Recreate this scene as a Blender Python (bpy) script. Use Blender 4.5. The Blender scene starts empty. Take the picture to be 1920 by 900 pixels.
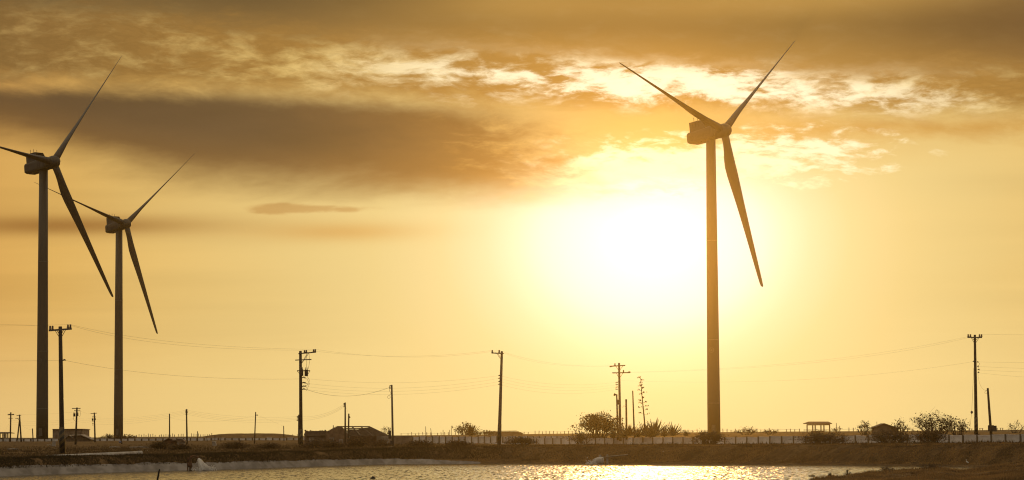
import bpy, math, random
import numpy as np
from mathutils import Matrix, Vector
random.seed(7); np.random.seed(7)
SC = bpy.context.scene
COL = SC.collection
rad = math.radians

# ------------------------------------------------------------------ camera
FPX, HZ, ROLL, CAMZ = 5333.0, 815.0, rad(.35), 1.5
PITCH = math.atan((HZ - 450) / FPX)
F_ = np.array([0, math.cos(PITCH), math.sin(PITCH)])
U0 = np.array([0, -math.sin(PITCH), math.cos(PITCH)])
R0 = np.array([1., 0, 0])
R_ = math.cos(ROLL) * R0 - math.sin(ROLL) * U0
U_ = math.sin(ROLL) * R0 + math.cos(ROLL) * U0
C_ = np.array([0, 0, CAMZ])
cd = bpy.data.cameras.new('camera'); cam = bpy.data.objects.new('camera', cd); COL.objects.link(cam)
cd.sensor_width = 36; cd.lens = 36 * FPX / 1920; cd.clip_start = .5; cd.clip_end = 60000
M = Matrix.Identity(4)
for i in range(3):
    M[i][0], M[i][1], M[i][2], M[i][3] = R_[i], U_[i], -F_[i], C_[i]
cam.matrix_world = M
SC.camera = cam
SUN_PX, SUN_PY = 1225, 450

def at(px, py, d):
    """point at ground distance d seen towards the given photo direction"""
    v = R_ * ((px - 960) / FPX) + U_ * ((450 - py) / FPX) + F_
    return C_ + v * (d / v[1])
def hz(px): return HZ - (px - 960) * math.tan(ROLL)
def S(r, g, b):
    f = lambda c: (c / 255 / 12.92) if c <= 10.3 else ((c / 255 + .055) / 1.055) ** 2.4
    return (f(r), f(g), f(b))

# ------------------------------------------------------------------ render settings
SC.render.engine = 'CYCLES'
SC.cycles.use_denoising = True
SC.cycles.filter_width = 1.15
try: SC.cycles.denoiser = 'OPENIMAGEDENOISE'
except Exception: pass
SC.cycles.max_bounces = 6; SC.cycles.volume_bounces = 0; SC.cycles.transparent_max_bounces = 12
SC.cycles.sample_clamp_indirect = 4; SC.cycles.sample_clamp_direct = 14; SC.cycles.use_adaptive_sampling = False
SC.view_settings.view_transform = 'Standard'; SC.view_settings.look = 'None'
SC.view_settings.exposure = 0; SC.view_settings.gamma = 1; SC.view_settings.use_curve_mapping = False

# ------------------------------------------------------------------ node expression helper
class E:
    nt = None
    def __init__(s, k): s.k = k
    @staticmethod
    def m(op, *a, clamp=False):
        n = E.nt.nodes.new('ShaderNodeMath'); n.operation = op; n.use_clamp = clamp
        for i, x in enumerate(a):
            if isinstance(x, E): E.nt.links.new(x.k, n.inputs[i])
            else: n.inputs[i].default_value = x
        return E(n.outputs[0])
    def __add__(s, o): return E.m('ADD', s, o)
    __radd__ = __add__
    def __sub__(s, o): return E.m('SUBTRACT', s, o)
    def __rsub__(s, o): return E.m('SUBTRACT', o, s)
    def __mul__(s, o): return E.m('MULTIPLY', s, o)
    __rmul__ = __mul__
    def __truediv__(s, o): return E.m('DIVIDE', s, o)
    def __pow__(s, o): return E.m('POWER', s, o)
def sstep(a, b, x):
    n = E.nt.nodes.new('ShaderNodeMapRange'); n.interpolation_type = 'SMOOTHSTEP'
    E.nt.links.new(x.k, n.inputs[0])
    if a <= b: v = (a, b, 0, 1)
    else: v = (b, a, 1, 0)
    for i in range(4): n.inputs[i + 1].default_value = v[i]
    return E(n.outputs[0])
def comb(x, y, z=0.0):
    n = E.nt.nodes.new('ShaderNodeCombineXYZ')
    for i, v in enumerate((x, y, z)):
        if isinstance(v, E): E.nt.links.new(v.k, n.inputs[i])
        else: n.inputs[i].default_value = v
    return E(n.outputs[0])
def noise(vec, scale=1., detail=4., rough=.5, dist=0.):
    n = E.nt.nodes.new('ShaderNodeTexNoise'); E.nt.links.new(vec.k, n.inputs['Vector'])
    n.inputs['Scale'].default_value = scale; n.inputs['Detail'].default_value = detail
    n.inputs['Roughness'].default_value = rough; n.inputs['Distortion'].default_value = dist
    return E(n.outputs[0])
def mixc(f, a, b):
    n = E.nt.nodes.new('ShaderNodeMix'); n.data_type = 'RGBA'; n.clamp_factor = True
    for idx, v in ((0, f), (6, a), (7, b)):
        if isinstance(v, E): E.nt.links.new(v.k, n.inputs[idx])
        elif idx == 0: n.inputs[0].default_value = v
        else: n.inputs[idx].default_value = (*v, 1)
    return E(n.outputs[2])
def ramp(x, stops):
    n = E.nt.nodes.new('ShaderNodeValToRGB'); E.nt.links.new(x.k, n.inputs[0])
    cr = n.color_ramp; cr.interpolation = 'EASE' if False else 'LINEAR'
    while len(cr.elements) < len(stops): cr.elements.new(1.)
    for e, (p, c) in zip(cr.elements, stops): e.position = p; e.color = (*c, 1)
    return E(n.outputs[0])
def vscale(c, f):
    n = E.nt.nodes.new('ShaderNodeVectorMath'); n.operation = 'SCALE'
    E.nt.links.new(c.k, n.inputs[0])
    if isinstance(f, E): E.nt.links.new(f.k, n.inputs['Scale'])
    else: n.inputs['Scale'].default_value = f
    return E(n.outputs[0])
def vadd(a, b):
    n = E.nt.nodes.new('ShaderNodeVectorMath'); n.operation = 'ADD'
    E.nt.links.new(a.k, n.inputs[0]); E.nt.links.new(b.k, n.inputs[1])
    return E(n.outputs[0])

# ------------------------------------------------------------------ world: sunset sky, defined by direction (azimuth, elevation)
sd = at(SUN_PX, SUN_PY, 1000) - C_; sd = sd / np.linalg.norm(sd)
SUN_AZ = math.atan2(sd[0], sd[1]); SUN_EL = math.asin(sd[2])
def build_world():
    w = bpy.data.worlds.new('World'); SC.world = w; w.use_nodes = True
    nt = w.node_tree; nt.nodes.clear(); E.nt = nt
    tc = nt.nodes.new('ShaderNodeTexCoord'); sp = nt.nodes.new('ShaderNodeSeparateXYZ')
    nt.links.new(tc.outputs['Generated'], sp.inputs[0])
    dx, dy, dz = (E(sp.outputs[i]) for i in range(3))
    az = E.m('ARCTAN2', dx, dy); el = E.m('ARCSINE', dz)
    K = FPX / 1000.0
    p = az * K                                  # thousandths of a photo pixel
    q = el * K + p * (-math.tan(ROLL))          # the cloud decks dip a little to one side
    q = E.m('ADD', q, 0)
    pp = lambda px: (px - 960) / 1000.0
    qq = lambda py: (HZ - py) / 1000.0
    def curve(pts):                             # height (py) as a piecewise function of bearing (px)
        n = nt.nodes.new('ShaderNodeFloatCurve')
        nt.links.new(((p + 1.5) / 3.0).k, n.inputs['Value'])
        c = n.mapping.curves[0]
        P = [((pp(x) + 1.5) / 3.0, qq(y)) for x, y in pts]
        while len(c.points) < len(P): c.points.new(.5, .5)
        for cp, (a, b) in zip(c.points, P): cp.location = (min(max(a, 0), 1), b); cp.handle_type = 'AUTO'
        n.mapping.use_clip = False; n.mapping.update()
        return E(n.outputs[0])
    def gauss(px, py, sx, sy, slope=0.):
        a = (p - pp(px)); b = (q - qq(py)) - a * slope
        a = a / sx; b = b / sy
        return E.m('EXPONENT', (a * a + b * b) * -1.0)
    # noises
    v0 = comb(p * 1.6, q * 7.0, 3.1)
    n_str = noise(v0, 1.3, 5, .55, .3)                       # broad streaks
    qs = q + p * .10                                         # belt direction
    n_big = noise(comb(p * 3.0, qs * 9.0, 7.7), 1.5, 4, .5, .2)
    wn = nt.nodes.new('ShaderNodeTexNoise'); nt.links.new(comb(p * 3.0, q * 7.0, 2.2).k, wn.inputs['Vector']); wn.inputs['Scale'].default_value = 2.2; wn.inputs['Detail'].default_value = 5
    ws = nt.nodes.new('ShaderNodeSeparateColor'); nt.links.new(wn.outputs['Color'], ws.inputs[0])
    pw = p + (E(ws.outputs[0]) - .5) * .06; qw = q + (E(ws.outputs[1]) - .5) * .030; qws = qw + pw * .10
    n_mot = noise(comb(pw * 6.0, qws * 17.0, 1.3), 1.7, 9, .62, .15)   # mottled altocumulus
    n_fine = noise(comb(pw * 13.0, qws * 42.0, 5.9), 1.5, 8, .62, .2)
    n_dia = noise(comb(pw * 9.0, qw * 30.0 - pw * 2.0, 9.2), 1.4, 8, .62, .2)
    n_pat = noise(comb(p * 2.6, qs * 8.0, 21.0), 1.3, 3, .5, .6)
    # clear glow
    a = (p - pp(SUN_PX)); b = (q - qq(SUN_PY))
    up = sstep(-.02, .12, b)
    bx = b * (1.0 + up * .35) * 1.05
    ax = a * (.76 + sstep(0, .5, a) * .08)
    rd = E.m('SQRT', ax * ax + bx * bx)
    rd = rd + (n_str - .5) * .10 * sstep(.25, .7, rd)
    clear = ramp(rd / 1.6, [
        (0, (1.5, 1.45, 1.25)), (.050, (1.0, 1.04, .98)), (.08, (.79, .90, .87)), (.10, (.72, .83, .77)), (.122, (.69, .77, .60)), (.15, (.70, .71, .45)), (.19, (.74, .66, .33)), (.25, (.77, .62, .265)), (.35, (.77, .56, .21)), (.45, (.77, .51, .165)), (.53, (.73, .44, .122)), (.62, (.68, .37, .095)), (.8, (.57, .30, .072)), (1, (.45, .22, .05))])
    # thin darker layers low left
    col = clear
    pale = sstep(.30, .02, q)
    col = mixc(pale * .42 * sstep(.15, .5, rd), col, S(255, 228, 158))
    lay = noise(comb(p * .8, q * 13.0, 11.0), 1.4, 4, .5, .25)
    col = vscale(col, 1.0 + (lay - .5) * .35 * sstep(.3, .8, rd) * sstep(.02, .2, q))
    low1 = gauss(120, 418, .30, .020) * 1.0
    col = mixc(low1 * .85, col, S(150, 103, 50))
    low2 = gauss(640, 432, .15, .018)
    col = mixc(low2 * .55, col, S(205, 150, 74))
    sm = gauss(520, 388, .065, .011) + gauss(645, 390, .07, .008) * .8
    col = mixc(sstep(.30, 1.0, sm * 1.25 + (n_mot - .5) * 1.5 + (n_dia - .5) * 1.3) * sstep(.12, .5, sm) * .50, col, S(172, 118, 58))
    # sun-ward factor for the cloud lighting
    ds = E.m('SQRT', (a * a) * .55 + b * b)
    near = sstep(.62, .20, ds)
    near2 = sstep(1.35, .25, ds)
    # soft deck to the right
    rb = sstep(.0, .05, q - curve([(-540, 330), (1200, 320), (1500, 292), (1920, 300), (2460, 300)]) + (n_mot - .5) * .07) * sstep(.0, .04, curve([(-540, 150), (1200, 200), (1500, 222), (1920, 226), (2460, 226)]) - q + (n_mot - .5) * .06)
    rb = rb * sstep(pp(1230), pp(1560), p)
    col = mixc(rb * .75, col, mixc(n_big, S(180, 126, 56), S(215, 165, 80)))
    # golden veil from the sun up to the belt
    veil = sstep(qq(350), qq(290), q) * gauss(1230, 240, .42, .13)
    col = mixc(veil * .8, col, mixc(n_big, S(188, 132, 56), S(225, 178, 92)))
    # bright wisps round the top of the sun
    w1 = gauss(1300, 315, .34, .055) + gauss(1480, 285, .22, .04) * .8 + gauss(1130, 325, .15, .04) * .8
    wis = sstep(.48, .66, n_fine * .55 + n_dia * .45 + (w1 - .6) * .16) * sstep(.12, .5, w1)
    col = mixc(wis * .9, col, (1.10, 1.0, .66))
    # left dark bank
    upper = curve([(-540, 140), (0, 150), (300, 156), (600, 172), (850, 190), (1050, 214), (1160, 246), (1300, 290), (2460, 345)])
    lower = curve([(-540, 225), (0, 252), (200, 296), (420, 330), (700, 345), (900, 358), (1050, 362), (1150, 366), (2460, 366)])
    cA = sstep(-.024, .040, upper - q + (n_mot - .5) * .05) * sstep(-.055, .05, q - lower + (n_str - .5) * .07 + (n_dia - .5) * .03)
    cA = cA * sstep(pp(1265), pp(940), p + (q - lower) * 1.0 + (n_mot - .5) * .30 + (n_dia - .5) * .22 + (n_pat - .5) * .25)
    rgt = sstep(pp(420), pp(1120), p + (n_mot - .5) * .2)
    dk = mixc(rgt, S(88, 69, 49), S(138, 99, 50))
    dk = vscale(dk, .50 + n_str * .50 + n_big * .34 + n_mot * .16)
    soft = sstep(.0, .10, q - lower)
    dk = mixc((1.0 - soft) * .40, dk, S(150, 106, 50))
    col = mixc(cA * .95, col, dk)
    brk = cA * sstep(pp(760), pp(1040), p) * sstep(.47, .66, n_dia * .45 + n_mot * .55)
    col = mixc(brk * .75, col, S(222, 172, 86))
    # upper deck
    edge = curve([(-540, -5), (0, 18), (300, 48), (520, 80), (760, 92), (1000, 112), (1150, 128), (1330, 146), (1500, 160), (1700, 158), (1920, 168), (2460, 180)])
    # mottled belt between the two decks
    belt_lo = curve([(-540, 150), (0, 150), (300, 162), (600, 178), (850, 192), (1050, 206), (1250, 212), (1500, 222), (1920, 238), (2460, 245)])
    bl = sstep(-.02, .03, q - belt_lo + (n_mot - .5) * .05)
    dim = mixc(near2, S(108, 85, 52), S(172, 126, 58))
    lit0 = mixc(near2, S(146, 112, 64), S(240, 205, 125))
    lit = mixc(near, lit0, (1.16, 1.06, .74))
    bm = n_mot * .42 + n_dia * .36 + n_big * .22
    g1 = gauss(1235, 165, .24, .036, -.03) + gauss(800, 128, .26, .026, -.05) * .55 + gauss(1660, 200, .26, .032, -.06) * .8 + gauss(420, 95, .30, .035, -.08) * .45 + gauss(1370, 150, .10, .02) * .4
    bright = sstep(.44, .64, bm + (n_pat - .5) * .18 + (g1 - .3) * .12)
    belt = mixc(bright, dim, lit)
    # crinkled dark veins
    vein = sstep(.10, .0, E.m('ABSOLUTE', n_fine - .5)) * (1.0 - near * .6)
    belt = vscale(belt, 1.0 - vein * .10)
    wisp2 = sstep(.47, .58, n_fine * .25 + n_dia * .40 + n_mot * .35 + (g1 - .5) * .13) * near * sstep(.15, .6, g1) * .95
    belt = mixc(wisp2, belt, (1.2, 1.1, .78))
    col = mixc(bl * .93, col, belt)
    tA = sstep(-.016, .052, q - edge + (n_dia - .5) * .085 + (n_big - .5) * .05)
    gx = sstep(pp(350), pp(1050), p); gx2 = sstep(pp(1450), pp(1950), p)
    tc_ = mixc(gx, S(102, 84, 54), S(138, 108, 58)); tc_ = mixc(gx2, tc_, S(110, 83, 49))
    tc_ = vscale(tc_, .70 + n_str * .36 + n_big * .24)
    nearE = sstep(.10, .0, q - edge) * near2
    tc_ = mixc(nearE * .30, tc_, S(222, 166, 80))
    lining = E.m('EXPONENT', ((q - edge - .004) / .016 + (n_dia - .5) * 4.5) ** 2.0 * -1.0) * near
    tc_ = mixc(lining * .8, tc_, (1.1, .95, .6))
    hi = gauss(1500, 12, .35, .03) * .5 + gauss(980, 8, .2, .03) * .4
    tc_ = mixc(hi, tc_, S(205, 160, 84))
    col = mixc(tA * .96, col, tc_)
    # nothing bright below the horizon
    ground = sstep(-.004, -.03, q)
    col = mixc(ground, col, S(150, 110, 62))
    gol = nt.nodes.new('ShaderNodeBackground'); nt.links.new(col.k, gol.inputs[0]); gol.inputs[1].default_value = 1.0
    # the rest of the dome: Nishita and an added fill deck
    sky = nt.nodes.new('ShaderNodeTexSky'); sky.sky_type = 'NISHITA'; sky.sun_disc = False
    sky.sun_elevation = SUN_EL; sky.sun_rotation = SUN_AZ
    sky.air_density = 1.6; sky.dust_density = 5.0; sky.ozone_density = 1.0
    tint = mixc(1.0, (1, 1, 1), (1, 1, 1))
    mul = nt.nodes.new('ShaderNodeMix'); mul.data_type = 'RGBA'; mul.blend_type = 'MULTIPLY'; mul.inputs[0].default_value = 1
    nt.links.new(sky.outputs[0], mul.inputs[6]); mul.inputs[7].default_value = (1.0, .95, .88, 1)
    deck = nt.nodes.new('ShaderNodeBackground'); n_deck = noise(comb(dx * 3.0, dy * 3.0, dz * 6.0), 1.2, 5, .55, .3)  # unseen grey cloud, added to brighten faces turned to the camera
    dcol = mixc(sstep(.05, .6, el), mixc(sstep(.3, .7, n_deck), S(100, 91, 88), S(138, 127, 118)), mixc(sstep(.3, .7, n_deck), S(176, 162, 140), S(214, 200, 172)))
    nt.links.new(dcol.k, deck.inputs[0]); deck.inputs[1].default_value = 1.0
    nis = nt.nodes.new('ShaderNodeBackground'); nt.links.new(mul.outputs[2], nis.inputs[0]); nis.inputs[1].default_value = .12
    aw = sstep(1.15, .42, E.m('ABSOLUTE', az - SUN_AZ)) * sstep(.62, .18, E.m('ABSOLUTE', el))
    mx = nt.nodes.new('ShaderNodeMixShader'); nt.links.new(aw.k, mx.inputs[0])
    dm = nt.nodes.new('ShaderNodeMixShader'); dm.inputs[0].default_value = .8; nt.links.new(nis.outputs[0], dm.inputs[1]); nt.links.new(deck.outputs[0], dm.inputs[2]); nt.links.new(dm.outputs[0], mx.inputs[1]); nt.links.new(gol.outputs[0], mx.inputs[2])
    out = nt.nodes.new('ShaderNodeOutputWorld'); nt.links.new(mx.outputs[0], out.inputs[0])
    w.cycles.sampling_method = 'NONE'
build_world()

sl = bpy.data.lights.new('sun', 'SUN'); so = bpy.data.objects.new('sun', sl); COL.objects.link(so)
sl.energy = .36; sl.angle = rad(.6); sl.color = (1, .52, .14)
so.rotation_euler = Vector(sd).to_track_quat('Z', 'Y').to_euler()

# ------------------------------------------------------------------ materials
MATS = {}
def mat(name, c1, c2=None, rough=.8, scale=3., bump=0., metal=0., detail=5., stretch=(1, 1, 1), transl=0., spec=.3, lo=.35, hi=.65):
    if name in MATS: return MATS[name]
    m = bpy.data.materials.new(name); m.use_nodes = True; nt = m.node_tree; E.nt = nt
    b = nt.nodes['Principled BSDF']; b.inputs['Roughness'].default_value = rough; b.inputs['Metallic'].default_value = metal
    b.inputs['Specular IOR Level'].default_value = spec
    tc = nt.nodes.new('ShaderNodeTexCoord'); mp = nt.nodes.new('ShaderNodeMapping'); mp.inputs['Scale'].default_value = stretch
    nt.links.new(tc.outputs['Object'], mp.inputs[0])
    n = noise(E(mp.outputs[0]), scale, detail, .6)
    c = mixc(sstep(lo, hi, n), c1, c2 or tuple(x * .7 for x in c1))
    nt.links.new(c.k, b.inputs['Base Color'])
    if bump:
        bp = nt.nodes.new('ShaderNodeBump'); bp.inputs['Strength'].default_value = bump; bp.inputs['Distance'].default_value = .1
        nt.links.new(n.k, bp.inputs['Height']); nt.links.new(bp.outputs[0], b.inputs['Normal'])
    if transl:
        t = nt.nodes.new('ShaderNodeBsdfTranslucent'); nt.links.new(c.k, t.inputs[0])
        x = nt.nodes.new('ShaderNodeMixShader'); x.inputs[0].default_value = transl
        nt.links.new(b.outputs[0], x.inputs[1]); nt.links.new(t.outputs[0], x.inputs[2])
        nt.links.new(x.outputs[0], nt.nodes['Material Output'].inputs[0])
    MATS[name] = m
    return m
def stripes_mat():
    m = bpy.data.materials.new('hazard_stripes'); m.use_nodes = True; nt = m.node_tree; E.nt = nt
    b = nt.nodes['Principled BSDF']; b.inputs['Roughness'].default_value = .7
    tc = nt.nodes.new('ShaderNodeTexCoord'); sp = nt.nodes.new('ShaderNodeSeparateXYZ'); nt.links.new(tc.outputs['Object'], sp.inputs[0])
    x, y, z = (E(sp.outputs[i]) for i in range(3))
    an = E.m('ARCTAN2', x, y * -1.0) / math.pi
    s = E.m('FRACT', z * 1.6 + an * -1.0 + 10.0)
    c = mixc(sstep(.47, .53, s), (.022, .02, .018), (.12, .085, .035))
    nt.links.new(c.k, b.inputs['Base Color'])
    return m
STRIPES = stripes_mat()
paint = mat('turbine_paint_shaded', (.052, .05, .048), (.044, .043, .041), .45, .15, stretch=(1, 1, .25), spec=.4)  # dark grey: the backlit shade of pale towers is put into the colour
paint_d = mat('lettering_paint', (.04, .038, .036), None, .5)
dark_metal = mat('dark_metal', (.05, .047, .043), (.03, .028, .026), .6, 2.)
concrete_pole = mat('pole_concrete', (.16, .14, .12), (.10, .088, .075), .85, 1.2, stretch=(3, 3, .4))
wood_pole = mat('pole_wood', (.075, .058, .042), (.045, .035, .026), .85, 2., stretch=(4, 4, .5))
steel_arm = mat('galvanised_steel', (.12, .11, .10), (.08, .07, .06), .6, 3.)
porcelain = mat('porcelain', (.22, .16, .12), (.12, .08, .06), .35, 3., spec=.5)
cable = mat('cable_sheath', (.09, .08, .07), None, .6, 3.)
def vary(m, amt):
    nt = m.node_tree; E.nt = nt; b = nt.nodes['Principled BSDF']; src = b.inputs['Base Color'].links[0].from_socket
    oi = nt.nodes.new('ShaderNodeObjectInfo'); r_ = E(oi.outputs['Random'])
    nt.links.new(vscale(E(src), 1.0 - amt * r_).k, b.inputs['Base Color']); return m
panel_white = mat('painted_panel', (.86, .83, .81), (.60, .56, .53), .8, 1.1, bump=.2, lo=.30, hi=.72)
post_grey = mat('panel_post', (.13, .11, .09), (.08, .065, .05), .9, 1.5)
vary(panel_white, .3)
brick_red = mat('old_brick', (.24, .11, .07), (.15, .08, .055), .9, 2.)
plaster = mat('weathered_plaster', (.27, .21, .16), (.14, .10, .075), .9, .8, bump=.2)
timber = mat('old_timber', (.20, .15, .11), (.12, .09, .065), .85, 2.)
rooftile = mat('roof_tile', (.16, .11, .08), (.09, .065, .05), .85, 2.5)
concrete = mat('bare_concrete', (.40, .36, .32), (.26, .22, .19), .9, 1.5, bump=.2)
white_pvc = mat('grey_plastic_pipe', (.55, .52, .48), (.36, .32, .28), .5, 1.5)
rust = mat('rusty_steel', (.16, .07, .03), (.07, .04, .025), .7, 6.)
liner_m = mat('pond_liner_sheet', (.25, .22, .195), (.12, .10, .085), .6, .5, bump=.05, detail=2, stretch=(2.4, .8, .6), lo=.32, hi=.7)
leaf_dark = mat('leaf_dark', (.055, .045, .02), (.085, .06, .025), .7, .6, transl=.25)
leaf_dry = mat('leaf_dry', (.19, .12, .055), (.10, .065, .03), .8, .6, transl=.3)
bark = mat('bark', (.09, .065, .045), None, .9, 3.)
agave_m = mat('agave_leaf', (.07, .065, .035), (.10, .08, .045), .6, 2., transl=.12)
white_feather = mat('white_feather', (.80, .78, .74), (.70, .67, .62), .8, 4.)
beak_m = mat('beak', (.10, .08, .03), None, .6)
blue_p = mat('blue_plastic', (.12, .16, .34), (.09, .12, .25), .5, 2.)
white_stone = mat('pale_stone', (.62, .58, .52), (.45, .40, .35), .8, 3.)
black_wood = mat('wet_black_wood', (.02, .017, .014), None, .5)

# ------------------------------------------------------------------ mesh + object helpers
class MB:
    def __init__(s): s.v = []; s.f = []
    def add(s, vs, fs):
        o = len(s.v); s.v += [tuple(map(float, x)) for x in vs]; s.f += [tuple(i + o for i in f) for f in fs]
        return s
    def box(s, c, size, yaw=0.):
        hx, hy, hz_ = (k / 2 for k in size); vs = []
        ca, sa = math.cos(yaw), math.sin(yaw)
        for x in (-hx, hx):
            for y in (-hy, hy):
                for z in (-hz_, hz_): vs.append((c[0] + x * ca - y * sa, c[1] + x * sa + y * ca, c[2] + z))
        return s.add(vs, [(0, 1, 3, 2), (4, 6, 7, 5), (0, 4, 5, 1), (2, 3, 7, 6), (0, 2, 6, 4), (1, 5, 7, 3)])
    def bar(s, a, b, w, h=None):
        return s.tube([a, b], [w * .7071, w * .7071], 4)
    def tube(s, pts, rs, n=8, cap=True):
        pts = [np.array(p, float) for p in pts]
        if not hasattr(rs, '__len__'): rs = [rs] * len(pts)
        vs = []; fs = []; ref = None
        for i, p in enumerate(pts):
            t = pts[min(i + 1, len(pts) - 1)] - pts[max(i - 1, 0)]; t = t / (np.linalg.norm(t) + 1e-9)
            if ref is None:
                ref = np.array([0, 1., 0]) if abs(t[1]) < .8 else np.array([1., 0, 0])
            a = np.cross(t, ref); a = a / (np.linalg.norm(a) + 1e-9); b = np.cross(t, a); ref = -np.cross(t, a) if False else ref
            for k in range(n):
                an = 2 * math.pi * (k + .5) / n
                vs.append(p + rs[i] * (math.cos(an) * a + math.sin(an) * b))
        for i in range(len(pts) - 1):
            for k in range(n):
                k2 = (k + 1) % n
                fs.append((i * n + k, i * n + k2, (i + 1) * n + k2, (i + 1) * n + k))
        if cap:
            fs.append(tuple(range(n - 1, -1, -1))); fs.append(tuple((len(pts) - 1) * n + k for k in range(n)))
        return s.add(vs, fs)
    def prism(s, poly, y0, y1):
        """poly in (x,z) swept along y"""
        n = len(poly)
        vs = [(x, y0, z) for x, z in poly] + [(x, y1, z) for x, z in poly]
        fs = [tuple(range(n)), tuple(range(2 * n - 1, n - 1, -1))] + [((i + 1) % n, i, n + i, n + (i + 1) % n) for i in range(n)]
        return s.add(vs, fs)
    def build(s, name, m, parent=None, world=True, smooth=False):
        me = bpy.data.meshes.new(name)
        vs = s.v
        if parent is not None and world:
            inv = np.array(WM[parent].inverted()); a = np.c_[np.array(vs), np.ones(len(vs))] @ inv.T; vs = a[:, :3].tolist()
        me.from_pydata(vs, [], s.f)
        me.materials.append(m)
        if smooth: me.polygons.foreach_set('use_smooth', [True] * len(me.polygons))
        o = bpy.data.objects.new(name, me); COL.objects.link(o)
        if parent is not None: o.parent = parent; WM[o] = WM[parent]
        else: WM[o] = Matrix.Identity(4)
        return o
WM = {}
def tag(o, label=None, cat=None, group=None, kind=None):
    if label: o['label'] = label
    if cat: o['category'] = cat
    if group: o['group'] = group
    if kind: o['kind'] = kind
    return o
def thing(name, label, cat, loc, group=None, mtx=None):
    o = bpy.data.objects.new(name, None); COL.objects.link(o); o.empty_display_size = .3
    m = mtx if mtx is not None else Matrix.Translation(Vector(loc))
    o.matrix_world = m; WM[o] = m
    return tag(o, label, cat, group, 'thing')
def recentre(o):
    """move a single-mesh thing's origin to its base"""
    vs = np.array([v.co for v in o.data.vertices]); c = vs.mean(0); c[2] = vs[:, 2].min()
    o.data.transform(Matrix.Translation(Vector(-c))); o.location = Vector(c); WM[o] = Matrix.Translation(Vector(c))
    return o

# ------------------------------------------------------------------ terrain
WZ = -1.3
def tab(pts):
    xs, ys = zip(*pts); return lambda u: np.interp(u, xs, ys)
wl = [(-600, 905), (-200, 898), (0, 893), (113, 888), (250, 884), (480, 878), (600, 873.5), (720, 870), (960, 868.6), (1200, 869), (1500, 871), (1700, 873), (1830, 875), (2500, 882)]
shore = tab([(x, (CAMZ - WZ) * FPX / (y - hz(x))) for x, y in wl])
ztop = tab([(-600, -.12), (0, -.12), (300, -.08), (600, 0), (720, .12), (900, .20), (1000, .30), (1200, .33), (1500, .40), (1800, .44), (2500, .5)])
spit_c = tab([(0, -3), (1440, -2.0), (1490, -1.45), (1520, -1.22), (1580, -1.14), (1640, -1.03), (1700, -.91), (1760, -.81), (1795, -.98), (1830, -.89), (1920, -.60), (2500, -.2)])
spit_y = tab([(0, 165), (1500, 168), (1580, 176), (1640, 184), (1920, 190), (2500, 192)])
def vnoise(x, y, s, seed=0):
    """cheap smooth value noise, vectorised"""
    x = np.asarray(x) / s + seed * 17.3; y = np.asarray(y) / s + seed * 9.1
    xi = np.floor(x); yi = np.floor(y); fx = x - xi; fy = y - yi
    fx = fx * fx * (3 - 2 * fx); fy = fy * fy * (3 - 2 * fy)
    h = lambda a, b: np.modf(np.abs(np.sin(a * 127.1 + b * 311.7) * 43758.5453))[0]
    return (h(xi, yi) * (1 - fx) + h(xi + 1, yi) * fx) * (1 - fy) + (h(xi, yi + 1) * (1 - fx) + h(xi + 1, yi + 1) * fx) * fy
def ground(x, y):
    x = np.asarray(x, float); y = np.asarray(y, float)
    u = 960 + FPX * x / np.maximum(y, 1)
    u = np.clip(u, -900, 3000)
    t = y - shore(u)
    zt = ztop(u)
    right = np.clip((u - 800) / 300, 0, 1)
    t1 = 2.3 - right * (.7 - 1.0 * vnoise(x, y, 2.2, 3))
    zl = WZ + .62 * (1 - right) + .30 * right + right * .12 * (vnoise(x, y, 1.5, 1) - .5)
    zb = np.where(t < 0, WZ + np.maximum(t * .35, -1.4), WZ + (zl - WZ) * np.clip(t / t1, 0, 1))
    k = np.clip((t - t1) / (3.2 + right * 2.5), 0, 1); k = k * (2 - k)
    zb = np.where(t > t1, zl + (zt - zl) * k, zb)
    # ground behind the bank
    far_l = np.interp(y, [230, 300, 420, 560, 740, 900, 1100, 3000, 20000], [-.08, .0, .05, .2, .55, .7, .8, .4, -1])
    far_r = np.interp(y, [250, 290, 355, 464, 522, 620, 740, 900, 1050, 3000, 20000], [.40, .22, -.08, -.3, -.42, -.5, -.1, .5, 1.4, .4, -1])
    fr = np.clip((u - 700) / 250, 0, 1); fg = far_l * (1 - fr) + far_r * fr
    k2 = np.clip((t - 8) / 35, 0, 1); k2 = k2 * k2 * (3 - 2 * k2)
    z = np.where(t > 6, zt * (1 - k2) + fg * k2, zb)
    rough = np.clip((t - t1) / 2, 0, 1) * (1 - np.clip((y - 500) / 600, 0, 1) * .6)
    z = z + rough * (1 - .15 * right) * (.14 * (vnoise(x, y, 5, 4) - .5) + .12 * (vnoise(x, y, 1.3, 5) - .5) + .07 * (vnoise(x, y, .5, 6) - .5))
    # low mound far left of centre
    mu = (u - 468) / 95
    z = z + np.where((y > 700), 1.75 * np.exp(-(mu ** 4)) * np.exp(-((y - 900) / 60) ** 2), 0)
    # near foreground spit on the right, and the near shore
    sp = spit_c(u) + .06 * (vnoise(x, y, 2.0, 8) - .5) + .06 * (vnoise(x, y, .7, 9) - .5)
    sp = sp - np.clip((y - spit_y(u)) / 6, 0, 30) ** 1.4 * .4 - np.clip(spit_y(u) - y, 0, 200) * .002
    rf = np.where(y < 246, WZ - .1 + np.clip((u - 1838) / 85, -1, 2) * .55 + .1 * (vnoise(x, y, 1.2, 2) - .5), -9)
    near = np.clip((92 - y) / 12, 0, 1); zn = WZ - .9 + near * (.9 - WZ) - .02
    z = np.maximum(np.maximum(z, sp), np.maximum(rf, np.where(y < 95, zn, -9)))
    return z
def gz(x, y): return float(ground(np.array([x]), np.array([y]))[0])

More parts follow.
